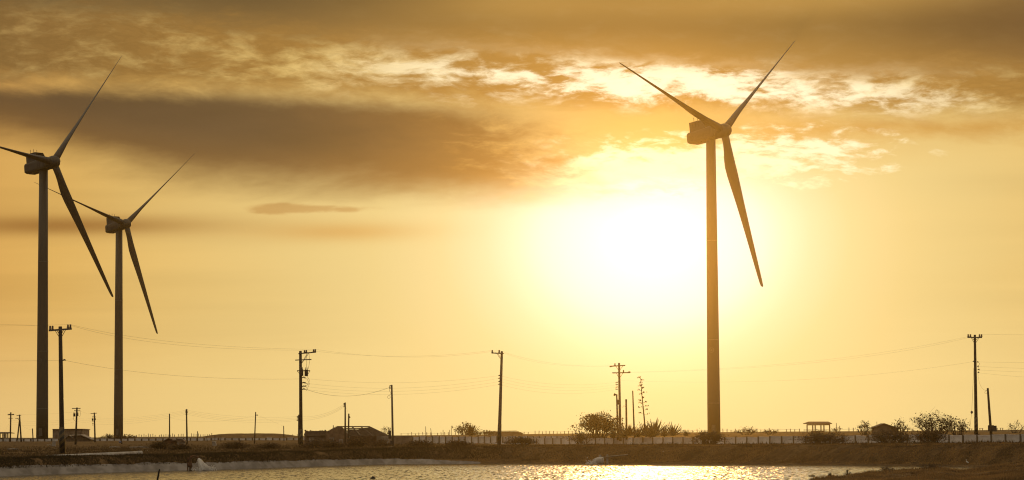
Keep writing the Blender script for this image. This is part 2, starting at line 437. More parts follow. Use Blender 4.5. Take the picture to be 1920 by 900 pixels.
def build_ground():
    us = np.concatenate([np.arange(-6000, -200, 120), np.arange(-200, 2140, 4.), np.arange(2140, 8000, 120)])
    ds_far = np.concatenate([np.arange(0, 12, .25), np.arange(12, 60, 1.2), np.arange(60, 300, 6), np.arange(300, 900, 20), np.geomspace(900, 30000, 26)])
    near_y = np.concatenate([[-40, 0, 20, 40, 60, 80, 84, 88, 92, 100, 120, 140], np.arange(150, 196, .5)])
    rows = []
    for u in us:
        sh = float(shore(np.clip(u, -900, 3000)))
        ny = near_y
        mid = np.linspace(196, sh - .3, 14) if sh > 200 else np.linspace(196, 197, 14)
        rows.append(np.concatenate([ny, mid, max(sh, 198) + ds_far]))
    Y = np.array(rows); X = (us[:, None] - 960) / FPX * np.maximum(Y, 60)
    Z = ground(X, Y)
    n, m = Y.shape
    vs = np.stack([X, Y, Z], -1).reshape(-1, 3)
    idx = np.arange(n * m).reshape(n, m)
    fs = np.stack([idx[:-1, :-1], idx[1:, :-1], idx[1:, 1:], idx[:-1, 1:]], -1).reshape(-1, 4)
    me = bpy.data.meshes.new('ground'); me.from_pydata(vs.tolist(), [], fs.tolist())
    me.polygons.foreach_set('use_smooth', [True] * len(me.polygons))
    m_ = bpy.data.materials.new('earth'); m_.use_nodes = True; nt = m_.node_tree; E.nt = nt
    b = nt.nodes['Principled BSDF']; b.inputs['Roughness'].default_value = .95; b.inputs['Specular IOR Level'].default_value = .1
    tc = nt.nodes.new('ShaderNodeTexCoord'); v = E(tc.outputs['Object'])
    mp = nt.nodes.new('ShaderNodeMapping'); mp.inputs['Scale'].default_value = (1, .12, 1); nt.links.new(v.k, mp.inputs[0])
    n1 = noise(E(mp.outputs[0]), .25, 6, .6); n2 = noise(v, 1.6, 6, .65); n3 = noise(v, 8., 4, .6)
    c = mixc(sstep(.38, .62, n1), (.12, .07, .030), (.19, .115, .050))
    c = mixc(sstep(.42, .66, n2) * .7, c, (.045, .031, .017))
    c = mixc(sstep(.60, .72, n3) * .5, c, (.20, .145, .075))
    nt.links.new(c.k, b.inputs['Base Color'])
    bp = nt.nodes.new('ShaderNodeBump'); bp.inputs['Strength'].default_value = .8; bp.inputs['Distance'].default_value = .25
    nt.links.new((n2 + n3 * .5).k, bp.inputs['Height']); nt.links.new(bp.outputs[0], b.inputs['Normal'])
    me.materials.append(m_)
    o = bpy.data.objects.new('ground', me); COL.objects.link(o); o['kind'] = 'structure'
build_ground()

def build_water():
    b = MB(); b.add([(-90, 86, WZ), (110, 86, WZ), (150, 330, WZ), (-120, 330, WZ)], [(0, 1, 2, 3)])
    m_ = bpy.data.materials.new('pond_water'); m_.use_nodes = True; nt = m_.node_tree; E.nt = nt
    s = nt.nodes['Principled BSDF']; s.inputs['Base Color'].default_value = (.045, .04, .028, 1)
    s.inputs['Roughness'].default_value = .14; s.inputs['IOR'].default_value = 1.333
    tc = nt.nodes.new('ShaderNodeTexCoord')
    def sc(k, r=0.):
        mp = nt.nodes.new('ShaderNodeMapping'); mp.inputs['Scale'].default_value = k; mp.inputs['Rotation'].default_value = (0, 0, r)
        nt.links.new(tc.outputs['Object'], mp.inputs[0]); return E(mp.outputs[0])
    n1 = noise(sc((3.6, .36, 1), .05), 1., 3, .6, .3); n2 = noise(sc((1.1, .55, 1), -.1), 2., 3, .6, .3); n3 = noise(sc((1.6, .2, 1), .2), 1., 3, .55)
    n5 = noise(sc((5.0, .7, 1), -.06), 1., 3, .65, .2)
    sy = sstep(.49, .68, n1 * .4 + n2 * .2 + n5 * .4) * -.48 - .010
    n4 = noise(sc((5.5, .6, 1), .3), 1., 2, .6)
    sx = (n3 - .5) * .5 + (n4 - .5) * 2.4
    nv = nt.nodes.new('ShaderNodeVectorMath'); nv.operation = 'NORMALIZE'; nt.links.new(comb(sx, sy, 1.0).k, nv.inputs[0])
    nt.links.new(nv.outputs[0], s.inputs['Normal'])
    o = b.build('pond_water', m_); o['kind'] = 'structure'
build_water()

# grey plastic liner on the lower slope of the far bank
def build_liner():
    us = np.arange(-260, 900, 1.6); b = MB(); K = 7; vs = []
    for i, u in enumerate(us):
        sh = float(shore(u)); x0 = (u - 960) / FPX
        top = 2.05 + .2 * (float(vnoise(u, 0, 26, 2)) - .5) * 2 + .25 * (float(vnoise(u, 3, 7, 4)) - .5)
        top *= float(np.interp(u, [-260, 0, 350, 600, 800, 900], [1.2, 1.15, 1.05, .95, .75, .25]))
        for k in range(K):
            t = -.25 + (top + .25) * k / (K - 1); y = sh + t; x = x0 * y
            fold = .010 * math.sin(u * .55 + k * .9 + 3 * float(vnoise(u, k, 30, 6))) + .012 * (float(vnoise(u + k * 3, k, 6, 7)) - .5)
            vs.append((x, y, max(gz(x, y), WZ - .1 + .26 * max(t + .25, 0)) + .05 + fold))
    fs = [(i * K + k, (i + 1) * K + k, (i + 1) * K + k + 1, i * K + k + 1) for i in range(len(us) - 1) for k in range(K - 1)]
    b.add(vs, fs); o = b.build('pond_liner', liner_m, smooth=True)
    tag(o, 'grey plastic liner sheet along the far shore of the pond', 'pond liner')
build_liner()

# sea dyke along the skyline
crest = [(-2200, 826, 1500), (-500, 822.5, 1450), (0, 820.6, 1400), (160, 821.3, 1400), (255, 819, 1400), (400, 818.3, 1380), (560, 817.6, 1350), (800, 816, 1300), (1000, 813.6, 1230), (1280, 810.8, 1150), (1500, 809, 1110), (1700, 808, 1080), (1920, 805.6, 1050), (2400, 804, 1030), (4000, 800, 1030)]
def crest_pt(px):
    py = np.interp(px, [c[0] for c in crest], [c[1] for c in crest]); d = np.interp(px, [c[0] for c in crest], [c[2] for c in crest])
    return at(px, float(py), float(d))
def build_dyke():
    us = np.concatenate([np.arange(-2200, -100, 60), np.arange(-100, 2000, 3.), np.arange(2000, 4000, 60)]); b = MB(); vs = []
    prof = [(-60, -3.2), (-26, -1.3), (-9, -.12), (-8.6, 0), (4, 0), (30, -4)]
    K = len(prof)
    for u in us:
        c = crest_pt(u)
        for j, (dy, dz) in enumerate(prof):
            nz = .22 * (float(vnoise(u, dy, 9, 5)) - .3) if j in (1, 2) else 0
            vs.append((c[0] * (c[1] + dy) / c[1], c[1] + dy, c[2] + dz + nz))
    fs = [(i * K + k, (i + 1) * K + k, (i + 1) * K + k + 1, i * K + k + 1) for i in range(len(us) - 1) for k in range(K - 1)]
    b.add(vs, fs)
    m_ = mat('dyke_grass', (.15, .105, .05), (.09, .062, .03), .95, .12, bump=.6, stretch=(1, .4, 1))
    o = b.build('sea_dyke', m_, smooth=False); o['kind'] = 'structure'
build_dyke()

# ------------------------------------------------------------------ railings on the dyke
def railing(x0, x1, step, h, w, label, rail=True):
    c0 = crest_pt(x0)
    r = thing('dyke_railing', label, 'railing', c0, 'railings along the sea dyke')
    me = None; pts = []
    x = x0
    while x <= x1:
        c = crest_pt(x); pts.append(c)
        if me is None:
            b = MB(); b.box((0, 0, h / 2), (w, w, h)); b.box((0, 0, h + .03), (w * 1.25, w * 1.25, .06))
            p = b.build('post', concrete, r, world=False); me = p.data
        else:
            p = bpy.data.objects.new('post', me); COL.objects.link(p); p.parent = r
        p.location = Vector(c - c0); p.rotation_euler = (0, random.gauss(0, .07), random.uniform(0, .3))
        p.scale = (1, 1, random.uniform(.62, 1.2))
        x += step * random.choice((.9, .97, 1, 1.03, 1.1, 1.9))
    if rail:
        b = MB(); b.tube([q + np.array([0, 0, h * .7]) for q in pts], .05, 4)
        b.build('rail', concrete, r)
railing(256, 404, 4.2, 1.25, .30, 'row of close pale posts on the dyke beyond the red brick hut', False)
railing(540, 568, 4.6, 1.2, .28, 'short run of posts on the dyke between the mound and the ruin', False)
railing(752, 1092, 6.9, 1.15, .26, 'long railing on the dyke beyond the white wall left of the agaves')
railing(1268, 1506, 8.3, 1.1, .26, 'railing on the dyke behind the biggest wind turbine foot')
railing(1566, 1824, 9.0, 1.1, .26, 'railing on the dyke right of the right pavilion')

# ------------------------------------------------------------------ wind turbines
def text_mesh(txt, size):
    cu = bpy.data.curves.new('lettering', 'FONT'); cu.body = txt; cu.size = size; cu.extrude = .012; cu.align_x = 'CENTER'; cu.align_y = 'CENTER'
    o = bpy.data.objects.new('tmp', cu); COL.objects.link(o)
    bpy.context.view_layer.update()
    me = bpy.data.meshes.new_from_object(o.evaluated_get(bpy.context.evaluated_depsgraph_get()))
    bpy.data.objects.remove(o); me.name = 'lettering'
    return me
def blade_mesh():
    b = MB(); R = 40.2; n = 20
    st = [0, .03, .06, .10, .15, .2, .26, .34, .45, .57, .7, .82, .92, .97, .992, 1]
    ch = [1.9, 1.9, 2.05, 2.5, 3.0, 3.25, 3.15, 2.75, 2.25, 1.85, 1.5, 1.22, .98, .82, .62, .25]
    th = [1.9, 1.88, 1.75, 1.5, 1.2, .98, .82, .64, .48, .36, .26, .19, .13, .1, .07, .02]
    tw = [14, 14, 14, 13, 11.5, 10, 8.5, 6.5, 4.5, 3, 1.5, .5, 0, 0, 0, 0]
    vs = []
    for s_, c, t, w in zip(st, ch, th, tw):
        z = 1.2 + s_ * (R - 1.2); mixr = min(1, max(0, (s_ - .03) / .14))
        a0 = rad(w)
        for k in range(n):
            an = 2 * math.pi * k / n
            cx, cy = math.cos(an), math.sin(an)
            # round root morphing into an airfoil: chord axis = x (trailing edge +x), thickness = y
            ax_ = (cx + 1) / 2; camber = t / 2 * cy * (1 - mixr + mixr * (1.25 * math.sqrt(max(1 - ax_, 0)) * (.35 + ax_ ** .5) + .05))
            off = -.5 * c * (1 - mixr) - .30 * c * mixr
            x = off + ax_ * c
            y = camber if mixr > 0 else t / 2 * cy
            vs.append((x * math.cos(a0) - y * math.sin(a0), x * math.sin(a0) + y * math.cos(a0), z))
    K = len(st)
    fs = [(i * n + k, i * n + (k + 1) % n, (i + 1) * n + (k + 1) % n, (i + 1) * n + k) for i in range(K - 1) for k in range(n)]
    fs += [tuple(range(n - 1, -1, -1)), tuple((K - 1) * n + k for k in range(n))]
    b.add(vs, fs); return b
def turbine(hub_px, d, psi, ph, tilt, cone, label, text, text_size, basez, pitch=72):
    hub = at(*hub_px, d); OH = 4.3
    ax_h = np.array([math.sin(psi), -math.cos(psi), 0])
    base = np.array([hub[0] - ax_h[0] * OH, hub[1] - ax_h[1] * OH, basez])
    yaw = math.atan2(ax_h[1], ax_h[0])
    t = thing('wind_turbine', label, 'wind turbine', base, 'wind turbines', Matrix.Translation(Vector(base)) @ Matrix.Rotation(yaw, 4, 'Z'))
    H = hub[2] - basez                                    # hub height above base
    # tower: three sections
    b = MB(); zt = H - 1.75 + OH * 0
    zs = [0, zt * .12, zt * .33, zt * .66, zt]; rs = [1.62, 1.60, 1.50, 1.36, 1.18]
    b.tube([(0, 0, z) for z in zs], rs, 40)
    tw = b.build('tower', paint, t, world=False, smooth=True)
    for z, r in ((zt * .12, 1.60), (zt * .33, 1.50), (zt * .66, 1.36)):
        fl = MB(); fl.tube([(0, 0, z - .10), (0, 0, z + .10)], [r + .02, r + .02], 40)
        fl.build('flange', mat('flange_paint', (.13, .125, .12), None, .5), tw, world=False, smooth=True)
    # door and landing, on the side towards the camera
    da = -math.pi / 2 - yaw - .12
    c, s_ = math.cos(da), math.sin(da)
    dm = MB(); dm.box((c * 1.60, s_ * 1.60, 2.6), (.12, .9, 2.1), da); dm.build('door', steel_arm, tw, world=False)
    la = MB(); la.box((c * 2.2, s_ * 2.2, 1.5), (1.3, 1.4, .1), da)
    for k in range(5): la.box((c * (2.9 + .28 * k), s_ * (2.9 + .28 * k), 1.3 - .3 * k), (.28, 1.0, .06), da)
    la.build('landing', steel_arm, t, world=False)
    # round emblem, about a third of the way up
    em = MB(); ea = -math.pi / 2 - yaw - .35; ze = zt * .33 - 2.6; re = 1.52
    for ri, ro in ((.50, .66), (0.0, .26)):
        n = 28; vs = []
        for k in range(n):
            a_ = 2 * math.pi * k / n
            for r in (ri, ro):
                aa = ea + r * math.cos(a_) / re; vs.append(((re + .012) * math.cos(aa), (re + .012) * math.sin(aa), ze + r * math.sin(a_)))
        em.add(vs, [(2 * k, 2 * k + 1, 2 * ((k + 1) % n) + 1, 2 * ((k + 1) % n)) for k in range(n)])
    em.build('emblem', mat('emblem_paint', (.11, .105, .10), None, .5), tw, world=False)
    # nacelle, long axis = x, tilted
    T = Matrix.Translation(Vector((0, 0, H - .55))) @ Matrix.Rotation(-tilt * .9, 4, 'Y')
    def tr(mb): 
        a = np.c_[np.array(mb.v), np.ones(len(mb.v))] @ np.array(T).T; mb.v = [tuple(r) for r in a[:, :3]]; return mb
    nb = MB()
    sec = [(-7.1, .80, -.70, 1.0), (-6.85, 1.35, -1.15, 1.36), (-6.3, 1.62, -1.40, 1.5), (-3.8, 1.7, -1.48, 1.62), (0, 1.7, -1.45, 1.86), (1.6, 1.68, -1.35, 1.9), (2.3, 1.5, -1.15, 1.7)]
    n = 20; vs = []
    for x, w, lo, hi in sec:
        cz = (lo + hi) / 2; hh = (hi - lo) / 2
        for k in range(n):
            an = 2 * math.pi * (k + .5) / n; ca, sa = math.cos(an), math.sin(an); e = .38
            vs.append((x, w * math.copysign(abs(ca) ** e, ca), cz + hh * math.copysign(abs(sa) ** e, sa)))
    K = len(sec)
    nb.add(vs, [(i * n + k, i * n + (k + 1) % n, (i + 1) * n + (k + 1) % n, (i + 1) * n + k) for i in range(K - 1) for k in range(n)] + [tuple(range(n)), tuple((K - 1) * n + k for k in range(n - 1, -1, -1))])
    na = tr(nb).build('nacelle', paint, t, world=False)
    # cooler on the rear roof: two side plates, grille of dark bars between, antennas
    co = MB()
    for sy in (-1.45, 1.45):
        co.add([(-5.5, sy - .07, 1.2), (-.2, sy - .07, 1.5), (-1.7, sy - .07, 3.75), (-5.5, sy - .07, 3.85), (-5.5, sy + .07, 1.2), (-.2, sy + .07, 1.5), (-1.7, sy + .07, 3.75), (-5.5, sy + .07, 3.85)],
               [(0, 1, 2, 3), (7, 6, 5, 4), (0, 4, 5, 1), (1, 5, 6, 2), (2, 6, 7, 3), (3, 7, 4, 0)])
    co.box((-3.6, 0, 3.80), (3.8, 2.9, .12)); co.box((-5.45, 0, 2.6), (.1, 2.8, 2.4))
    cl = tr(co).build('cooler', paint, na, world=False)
    gr = MB()
    for k in range(7): gr.box((-1.6, -1.2 + .4 * k, 2.6), (.12, .12, 2.1))
    for k in range(3): gr.box((-4.3 + .95 * k, -1.54, 2.85), (.30, .05, 1.3))
    tr(gr).build('grille', dark_metal, na, world=False)
    for k, x in enumerate((-4.6, -3.7, -2.8)):
        an = MB(); an.tube([(x, -.6 + .4 * k, 3.8), (x, -.6 + .4 * k, 5.1 - .3 * (k == 2))], .06, 6); tr(an).build('antenna', dark_metal, na, world=False)
    bk = MB(); bk.box((-4.9, .6, 4.02), (.35, .35, .35)); bk.box((-4.9, .6, 4.28), (.2, .2, .2)); tr(bk).build('beacon', dark_metal, na, world=False)
    hat = MB(); hat.box((-4.0, 0, -1.55), (2.8, 2.0, .2)); hat.box((-2.2, .3, -1.53), (.8, 1.2, .16)); tr(hat).build('hatch', steel_arm, na, world=False)
    seam = MB(); seam.box((-3.4, -1.71, -.95), (6.0, .05, .07)); seam.box((-4.2, -1.73, .75), (3.0, .05, .08)); tr(seam).build('seam', dark_metal, na, world=False)
    # lettering on the side towards the camera (local -y)
    me = text_mesh(text, text_size)
    lm = T @ Matrix.Translation(Vector((-1.2 if len(text) > 1 else 0, -1.735, -.2))) @ Matrix.Rotation(math.pi / 2, 4, 'X')
    me.transform(lm); me.materials.append(paint_d)
    lo_ = bpy.data.objects.new('lettering', me); COL.objects.link(lo_); lo_.parent = na
    if len(text) > 1:
        rg = MB(); n = 24
        for ri, ro in ((.42, .62), (.0, .2)):
            vs = []
            for k in range(n):
                a_ = 2 * math.pi * k / n
                for r in (ri, ro): vs.append((-4.9 + r * math.cos(a_), -1.735, -.2 + r * math.sin(a_)))
            rg.add(vs, [(2 * k, 2 * k + 1, 2 * ((k + 1) % n) + 1, 2 * ((k + 1) % n)) for k in range(n)])
        rg2 = tr(rg); rg2.build('logo_ring', paint_d, na, world=False)
    # hub and blades: axis frame
    axl = np.array([math.cos(tilt), 0, math.sin(tilt)]); hl = np.array([0, 1., 0]); upl = np.array([-math.sin(tilt), 0, math.cos(tilt)])
    hc = np.array([OH, 0, H])
    hb = MB(); prof = [(-2.2, 1.35), (-1.9, 1.62), (-1.2, 1.74), (0, 1.8), (.6, 1.74), (1.2, 1.52), (1.7, 1.12), (2.0, .7), (2.15, .25), (2.18, .02)]
    hb.tube([hc + axl * a_ for a_, _ in prof], [r for _, r in prof], 36)
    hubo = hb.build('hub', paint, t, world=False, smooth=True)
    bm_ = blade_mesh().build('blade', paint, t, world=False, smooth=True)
    pi_ = rad(pitch)
    for k in range(3):
        o = bm_ if k == 0 else bm_.copy()
        if k: COL.objects.link(o); o.parent = t
        a_ = ph + k * 2 * math.pi / 3
        # local horizontal h (towards camera right-far) is +y in this frame
        rdir = (math.cos(a_) * upl + math.sin(a_) * hl) * math.cos(cone) + axl * math.sin(cone)
        rdir = rdir / np.linalg.norm(rdir)
        tang = -math.sin(a_) * upl + math.cos(a_) * hl
        axd = np.cross(rdir, tang); axd = axd / np.linalg.norm(axd)
        if axd @ axl < 0: axd = -axd
        te = -axd * math.sin(pi_) + tang * math.cos(pi_); te = te - rdir * (te @ rdir); te = te / np.linalg.norm(te)
        yv = np.cross(rdir, te)
        mm = Matrix.Identity(4)
        for i in range(3): mm[i][0], mm[i][1], mm[i][2], mm[i][3] = te[i], yv[i], rdir[i], hc[i]
        o.matrix_local = mm
    return t
turbine((1357, 245), 707.5, rad(45), rad(50), rad(7), rad(2), 'largest wind turbine standing alone in front of the sun glow', 'SHINFOX', 1.2, 0.0)
turbine((100, 304), 770.9, rad(47), rad(38), rad(7), rad(4), 'dark wind turbine with an H on its nacelle, cut by the left edge', 'H', 1.9, .45)
turbine((236, 420), 994.6, rad(41), rad(48), rad(7), rad(4), 'smallest and farthest wind turbine, beside the dark one', 'SHINFOX', 1.15, .7)

# ------------------------------------------------------------------ poles
SCALE = lambda d: FPX / d
def pole(label, top, bot, d, rt, rb, m=None, stripes=False, group=None, name='utility_pole', cat='utility pole', sink=.5):
    """returns (root, f) with f(px,py,dy) a world point in the plane of the pole"""
    a = at(*bot, d); b_ = at(*top, d)
    ax = (b_ - a); L = np.linalg.norm(ax); ax = ax / L
    x = np.array([1., 0, 0]) - ax * ax[0]; x /= np.linalg.norm(x); y = np.cross(ax, x)
    mm = Matrix.Identity(4)
    for i in range(3): mm[i][0], mm[i][1], mm[i][2], mm[i][3] = x[i], y[i], ax[i], a[i]
    r = thing(name, label, cat, a, group, mm)
    b = MB(); b.tube([(0, 0, -sink), (0, 0, L * .5), (0, 0, L - .03), (0, 0, L)], [rb, (rt + rb) / 2, rt, rt * .8], 12)
    b.build('pole_shaft', m or concrete_pole, r, world=False, smooth=True)
    if stripes:
        s = MB(); s.tube([(0, 0, .35), (0, 0, 2.5)], [rb + .012 - (rb - rt) * .35 / L, rb + .012 - (rb - rt) * 2.5 / L], 24)
        s.build('stripe_band', STRIPES, r, world=False, smooth=True)
    return r, (lambda px, py, dy=0.: at(px, py, d + dy))
def crossarm(r, f, a, b, w=.11, dy=-.25, name='crossarm'):
    m_ = MB(); m_.bar(f(*a, dy), f(*b, dy), w); return m_.build(name, steel_arm, r)
def insulator(r, f, px, y0, y1, w=.11, dy=-.25, parent=None):
    b = MB(); a, c = f(px, y0, dy), f(px, y1, dy); k = [0, .1, .15, .35, .4, .6, .65, .9, 1]; rr = [.4, .4, 1, 1, .55, 1, .55, .9, .3]
    b.tube([a + (c - a) * t for t in k], [w * q for q in rr], 8); b.build('insulator', porcelain, parent or r)
def brace(r, f, a, b, w=.05, dy=-.25):
    m_ = MB(); m_.bar(f(*a, dy), f(*b, dy), w); m_.build('brace', steel_arm, r)
def can(r, f, x0, x1, y0, y1, dy=-.3):
    a, c = f((x0 + x1) / 2, y1, dy), f((x0 + x1) / 2, y0, dy); R = (x1 - x0) / 2 / SCALE(a[1])
    b = MB(); b.tube([a, a + (c - a) * .06, a + (c - a) * .9, a + (c - a) * .95, c], [R * .9, R, R, R * 1.08, R * .75], 14)
    t = b.build('transformer', dark_metal, r, smooth=False)
    bs = MB()
    for k in (-.5, .5): bs.tube([c + np.array([k * R, 0, -.02]), c + np.array([k * R, 0, .28])], [.06, .03], 6)
    bs.build('bushing', porcelain, t)
def fitting(r, f, px, py, w=.16, dy=-.2):
    b = MB(); c = f(px, py, dy); b.tube([c + np.array([-w / 2, 0, -.02]), c + np.array([0, 0, .05]), c + np.array([w / 2, 0, 0])], [.05, .09, .05], 6); b.build('wire_clamp', dark_metal, r)
def lead(r, f, pts, rad_=.022, name='lead_wire', dy=-.25):
    b = MB(); b.tube([f(x, y, dy) for x, y in pts], rad_, 4); b.build(name, cable, r)

# P1 nearest left
r, f = pole('tall dark pole with striped foot beside the big left turbine tower', (113, 612), (116.5, 851), 267, .17, .25, wood_pole, True)
crossarm(r, f, (91.5, 619.8), (134.5, 616.5), .16)
for x, y in ((94, 618.8), (98.6, 618.6), (127.4, 616.2), (132, 616)): insulator(r, f, x, y, y - 8, .12)
for a, b in (((103, 619), (111, 632)), ((106.5, 619), (110, 625)), ((123.5, 617.5), (115.5, 632)), ((119.5, 618), (116, 625))): brace(r, f, a, b)
fitting(r, f, 120.5, 675.5, .3)
g = MB(); g.tube([f(121.6, 822), f(122.6, 852)], .05, 6); g.build('conduit', mat('yellow_conduit', (.35, .22, .07), None, .6), r)
# P2 with transformers
r, f = pole('striped pole carrying two transformers left of the ruined house', (563.3, 658), (564.5, 842), 351, .17, .24, wood_pole, True)
crossarm(r, f, (559.5, 663.2), (592.6, 660.2), .14)
for x, y in ((571, 662), (574.4, 661.7), (588, 660.4), (591.2, 660)): insulator(r, f, x, y, y - 5.6, .13)
brace(r, f, (577.5, 661), (566, 679.5)); brace(r, f, (580, 661), (566, 681))
crossarm(r, f, (553.5, 675.2), (584, 674), .12)
crossarm(r, f, (557, 695.2), (581.5, 695.2), .12)
can(r, f, 561.5, 568.8, 692.5, 705); can(r, f, 571, 577.6, 693, 705.3)
brace(r, f, (557.5, 696), (562, 701)); brace(r, f, (581, 696), (577, 702)); 
for y in (707.8, 717.8, 724.5, 730): fitting(r, f, 569.5, y, .45)
for y in (718.5, 724.2): fitting(r, f, 572.5, y, .2)
lead(r, f, [(575, 661), (575, 680), (574.5, 692)]); lead(r, f, [(579.5, 662), (580.5, 678), (578, 692)])
lead(r, f, [(576, 706), (580, 712), (579, 720), (573, 724), (577, 730), (574, 733)]); lead(r, f, [(570, 709), (576, 711), (581, 721), (575, 719)])
lead(r, f, [(573, 717), (579, 724), (574, 731), (569, 727)])
# P3
r, f = pole('plain tall pole with one arm pointing left, before the white wall', (941, 658.5), (935.8, 832.5), 365, .15, .25, concrete_pole, True)
crossarm(r, f, (921.5, 661.8), (944.5, 662.8), .14)
for x in (923, 936): insulator(r, f, x, 661.8, 656.2, .13)
brace(r, f, (931, 662.5), (938.5, 673)); brace(r, f, (933, 662.5), (938.8, 671))
for y in (704.5, 709.6, 715.5, 720.8): fitting(r, f, 936.2, y, .25)
# P4
r, f = pole('striped pole with two crossarms in the agave clump', (1160.8, 680.5), (1163, 822), 530, .19, .27, concrete_pole, True)
crossarm(r, f, (1144, 686.8), (1172.5, 685.2), .2); crossarm(r, f, (1148, 699.2), (1181.5, 698.6), .2)
for x, y, in ((1153, 686), (1169, 698.5)): insulator(r, f, x, y, y - 5, .15)
for x, y in ((1145, 687.6), (1180, 698)): insulator(r, f, x, y + .8, y - 1.6, .3)
for a, b in (((1155, 687), (1159.5, 694)), ((1168, 686), (1162, 694)), ((1156, 699.5), (1159.5, 707)), ((1168, 699.5), (1163, 707))): brace(r, f, a, b, .08)
for y in (717, 721.5, 726, 730): fitting(r, f, 1156.5, y, .5)
lead(r, f, [(1160, 715), (1154, 720), (1158, 725), (1153, 729)], .03)
# P5
r, f = pole('tall dark pole with four insulators rising behind the right end of the wall', (1827.8, 627.6), (1830.5, 818), 372, .15, .24, wood_pole, True)
crossarm(r, f, (1814, 632.6), (1841.3, 632.8), .15)
for x in (1815.4, 1819.6, 1836.6, 1840.4): insulator(r, f, x, 632.2, 626.6, .13)
for a, b in (((1821, 633), (1826.5, 643)), ((1823, 633), (1826.8, 639)), ((1836, 633), (1829.5, 643)), ((1833.5, 633), (1829, 639))): brace(r, f, a, b)
for x, y in ((1825.6, 677.8), (1833.2, 679), (1834, 687), (1834.6, 693.3), (1834.6, 698.6)): fitting(r, f, x, y, .22)
lead(r, f, [(1833, 678), (1837, 682), (1834, 688), (1837, 693), (1834, 699)], .02)
# leaning pole and secondary poles
r, f = pole('short leaning pole with a meter box beside the tall right pole', (1852, 727.5), (1858.5, 818), 372, .13, .19, wood_pole)
b = MB(); c = f(1864.5, 803.5, -.2); b.box(c, (.55, .3, .75)); b.build('meter_box', dark_metal, r)
b = MB(); c = f(1858, 803, -.22); b.box(c, (.75, .25, .8)); b.build('meter_panel', wood_pole, r)
lead(r, f, [(1851.5, 731), (1847, 734), (1846, 737), (1850, 738), (1852, 733)], .02)
r, f = pole('mid height pole with coiled cable and meter box at right of the ruin', (734.5, 721.5), (736.8, 839), 365, .11, .15, concrete_pole)
b = MB(); c = f(730.8, 815, -.25); b.box(c, (.34, .3, 1.05)); b.box(c + np.array([0, -.16, .3]), (.2, .04, .25)); b.build('meter_box', dark_metal, r)
b = MB(); c = f(734, 830, -.25); b.box(c, (.3, .25, .5)); b.build('junction_box', dark_metal, r)
lead(r, f, [(732, 722), (730, 727), (730.5, 733), (733, 738), (731, 741), (728, 742), (726, 745), (729, 747.5), (732, 745.5), (731, 742)], .025)
for y in (724, 728): fitting(r, f, 731.5, y, .25)
for lab, t_, b_, d, rt, rb in (
    ('slim dark pole close to the left of the agave pole', (1156.3, 739), (1158.6, 820), 520, .13, .2),
    ('short thick pole just right of the agave pole', (1174, 748.5), (1175, 819), 515, .16, .19),
    ('bare slim pole between short thick pole and agave flower stalk', (1186.3, 732.5), (1189.4, 816), 515, .11, .16)):
    r, f = pole(lab, t_, b_, d, rt, rb, wood_pole)
    if 'slim dark' in lab:
        b = MB(); b.tube([f(1157, 742), f(1154, 740.5), f(1151.2, 738.8)], [.06, .06, .05], 6); k_ = b.build('lamp_arm', dark_metal, r)
        b = MB(); b.tube([f(1154.2, 741.2), f(1151, 739)], [.2, .26], 8); b.build('lamp_head', dark_metal, r)
        b = MB(); b.box(f(1159, 754, -.2), (.4, .3, .9)); b.build('meter_box', dark_metal, r)
    if 'short thick' in lab: lead(r, f, [(1174, 764), (1172, 761.5), (1169, 761), (1167.4, 764)], .04)
FAR = 'far utility poles on the left'
r, f = pole('far left pole with double curved arms near the left pavilion', (20.3, 773), (19.2, 826), 690, .16, .2, wood_pole)
crossarm(r, f, (14.5, 778), (26.5, 777.6), .16); crossarm(r, f, (16, 784.2), (24, 784.2), .12)
for x in (15.5, 18, 23, 25.5): insulator(r, f, x, 778, 776, .16)
r, f = pole('A-shaped pole of two leaning legs near the left edge', (36.6, 777.5), (39.6, 825), 690, .16, .2, wood_pole)
b = MB(); b.tube([f(36.4, 788), f(32.6, 824.5)], [.15, .18], 8); b.build('stay_leg', wood_pole, r)
crossarm(r, f, (31, 779.4), (40, 778.5), .13); crossarm(r, f, (29, 784.5), (36, 784), .12); brace(r, f, (33, 784.5), (36, 788), .1)
pole('short stump pole left of the big left turbine tower', (60.8, 803.4), (62, 824), 690, .12, .14, wood_pole)
r, f = pole('pole with two drum transformers in front of the warehouse', (144.3, 764), (141.7, 834), 520, .14, .2, wood_pole)
crossarm(r, f, (135, 765.8), (151, 765.6), .13); crossarm(r, f, (139, 770), (150.5, 770.3), .11); can(r, f, 137.4, 141.4, 775, 781); can(r, f, 143.4, 147, 774.8, 780)
lead(r, f, [(149.5, 766), (151.2, 776), (149.5, 782), (147.5, 779)], .025); lead(r, f, [(138, 781), (137.6, 786), (141, 790)], .025)
r, f = pole('pole with crooked arm and hanging fittings right of the warehouse', (176.8, 773.6), (178.2, 825), 640, .14, .19, wood_pole)
crossarm(r, f, (170, 775.6), (181.5, 774.6), .14); crossarm(r, f, (173, 780.5), (179.5, 780.5), .11); can(r, f, 172.2, 175.2, 784.8, 789); can(r, f, 177.2, 179.6, 784.8, 788)
for y in (791, 794, 797): fitting(r, f, 174.2, y, .3)
pole('short leaning post in front of the farthest turbine tower', (221.6, 799.6), (228, 830), 560, .12, .14, wood_pole)
pole('plain pole behind the red brick hut', (317.8, 775.6), (318, 828), 560, .11, .14, wood_pole)
r, f = pole('dark pole with stacked wire clamps right of the red brick hut', (349.6, 767), (350.8, 836), 520, .12, .17, wood_pole)
for y in (768.8, 771.2, 773.8, 776.4): fitting(r, f, 349.8, y, .5)
pole('thin stub pole standing before the low mound', (370.4, 808.6), (370.4, 826), 700, .10, .11, wood_pole)
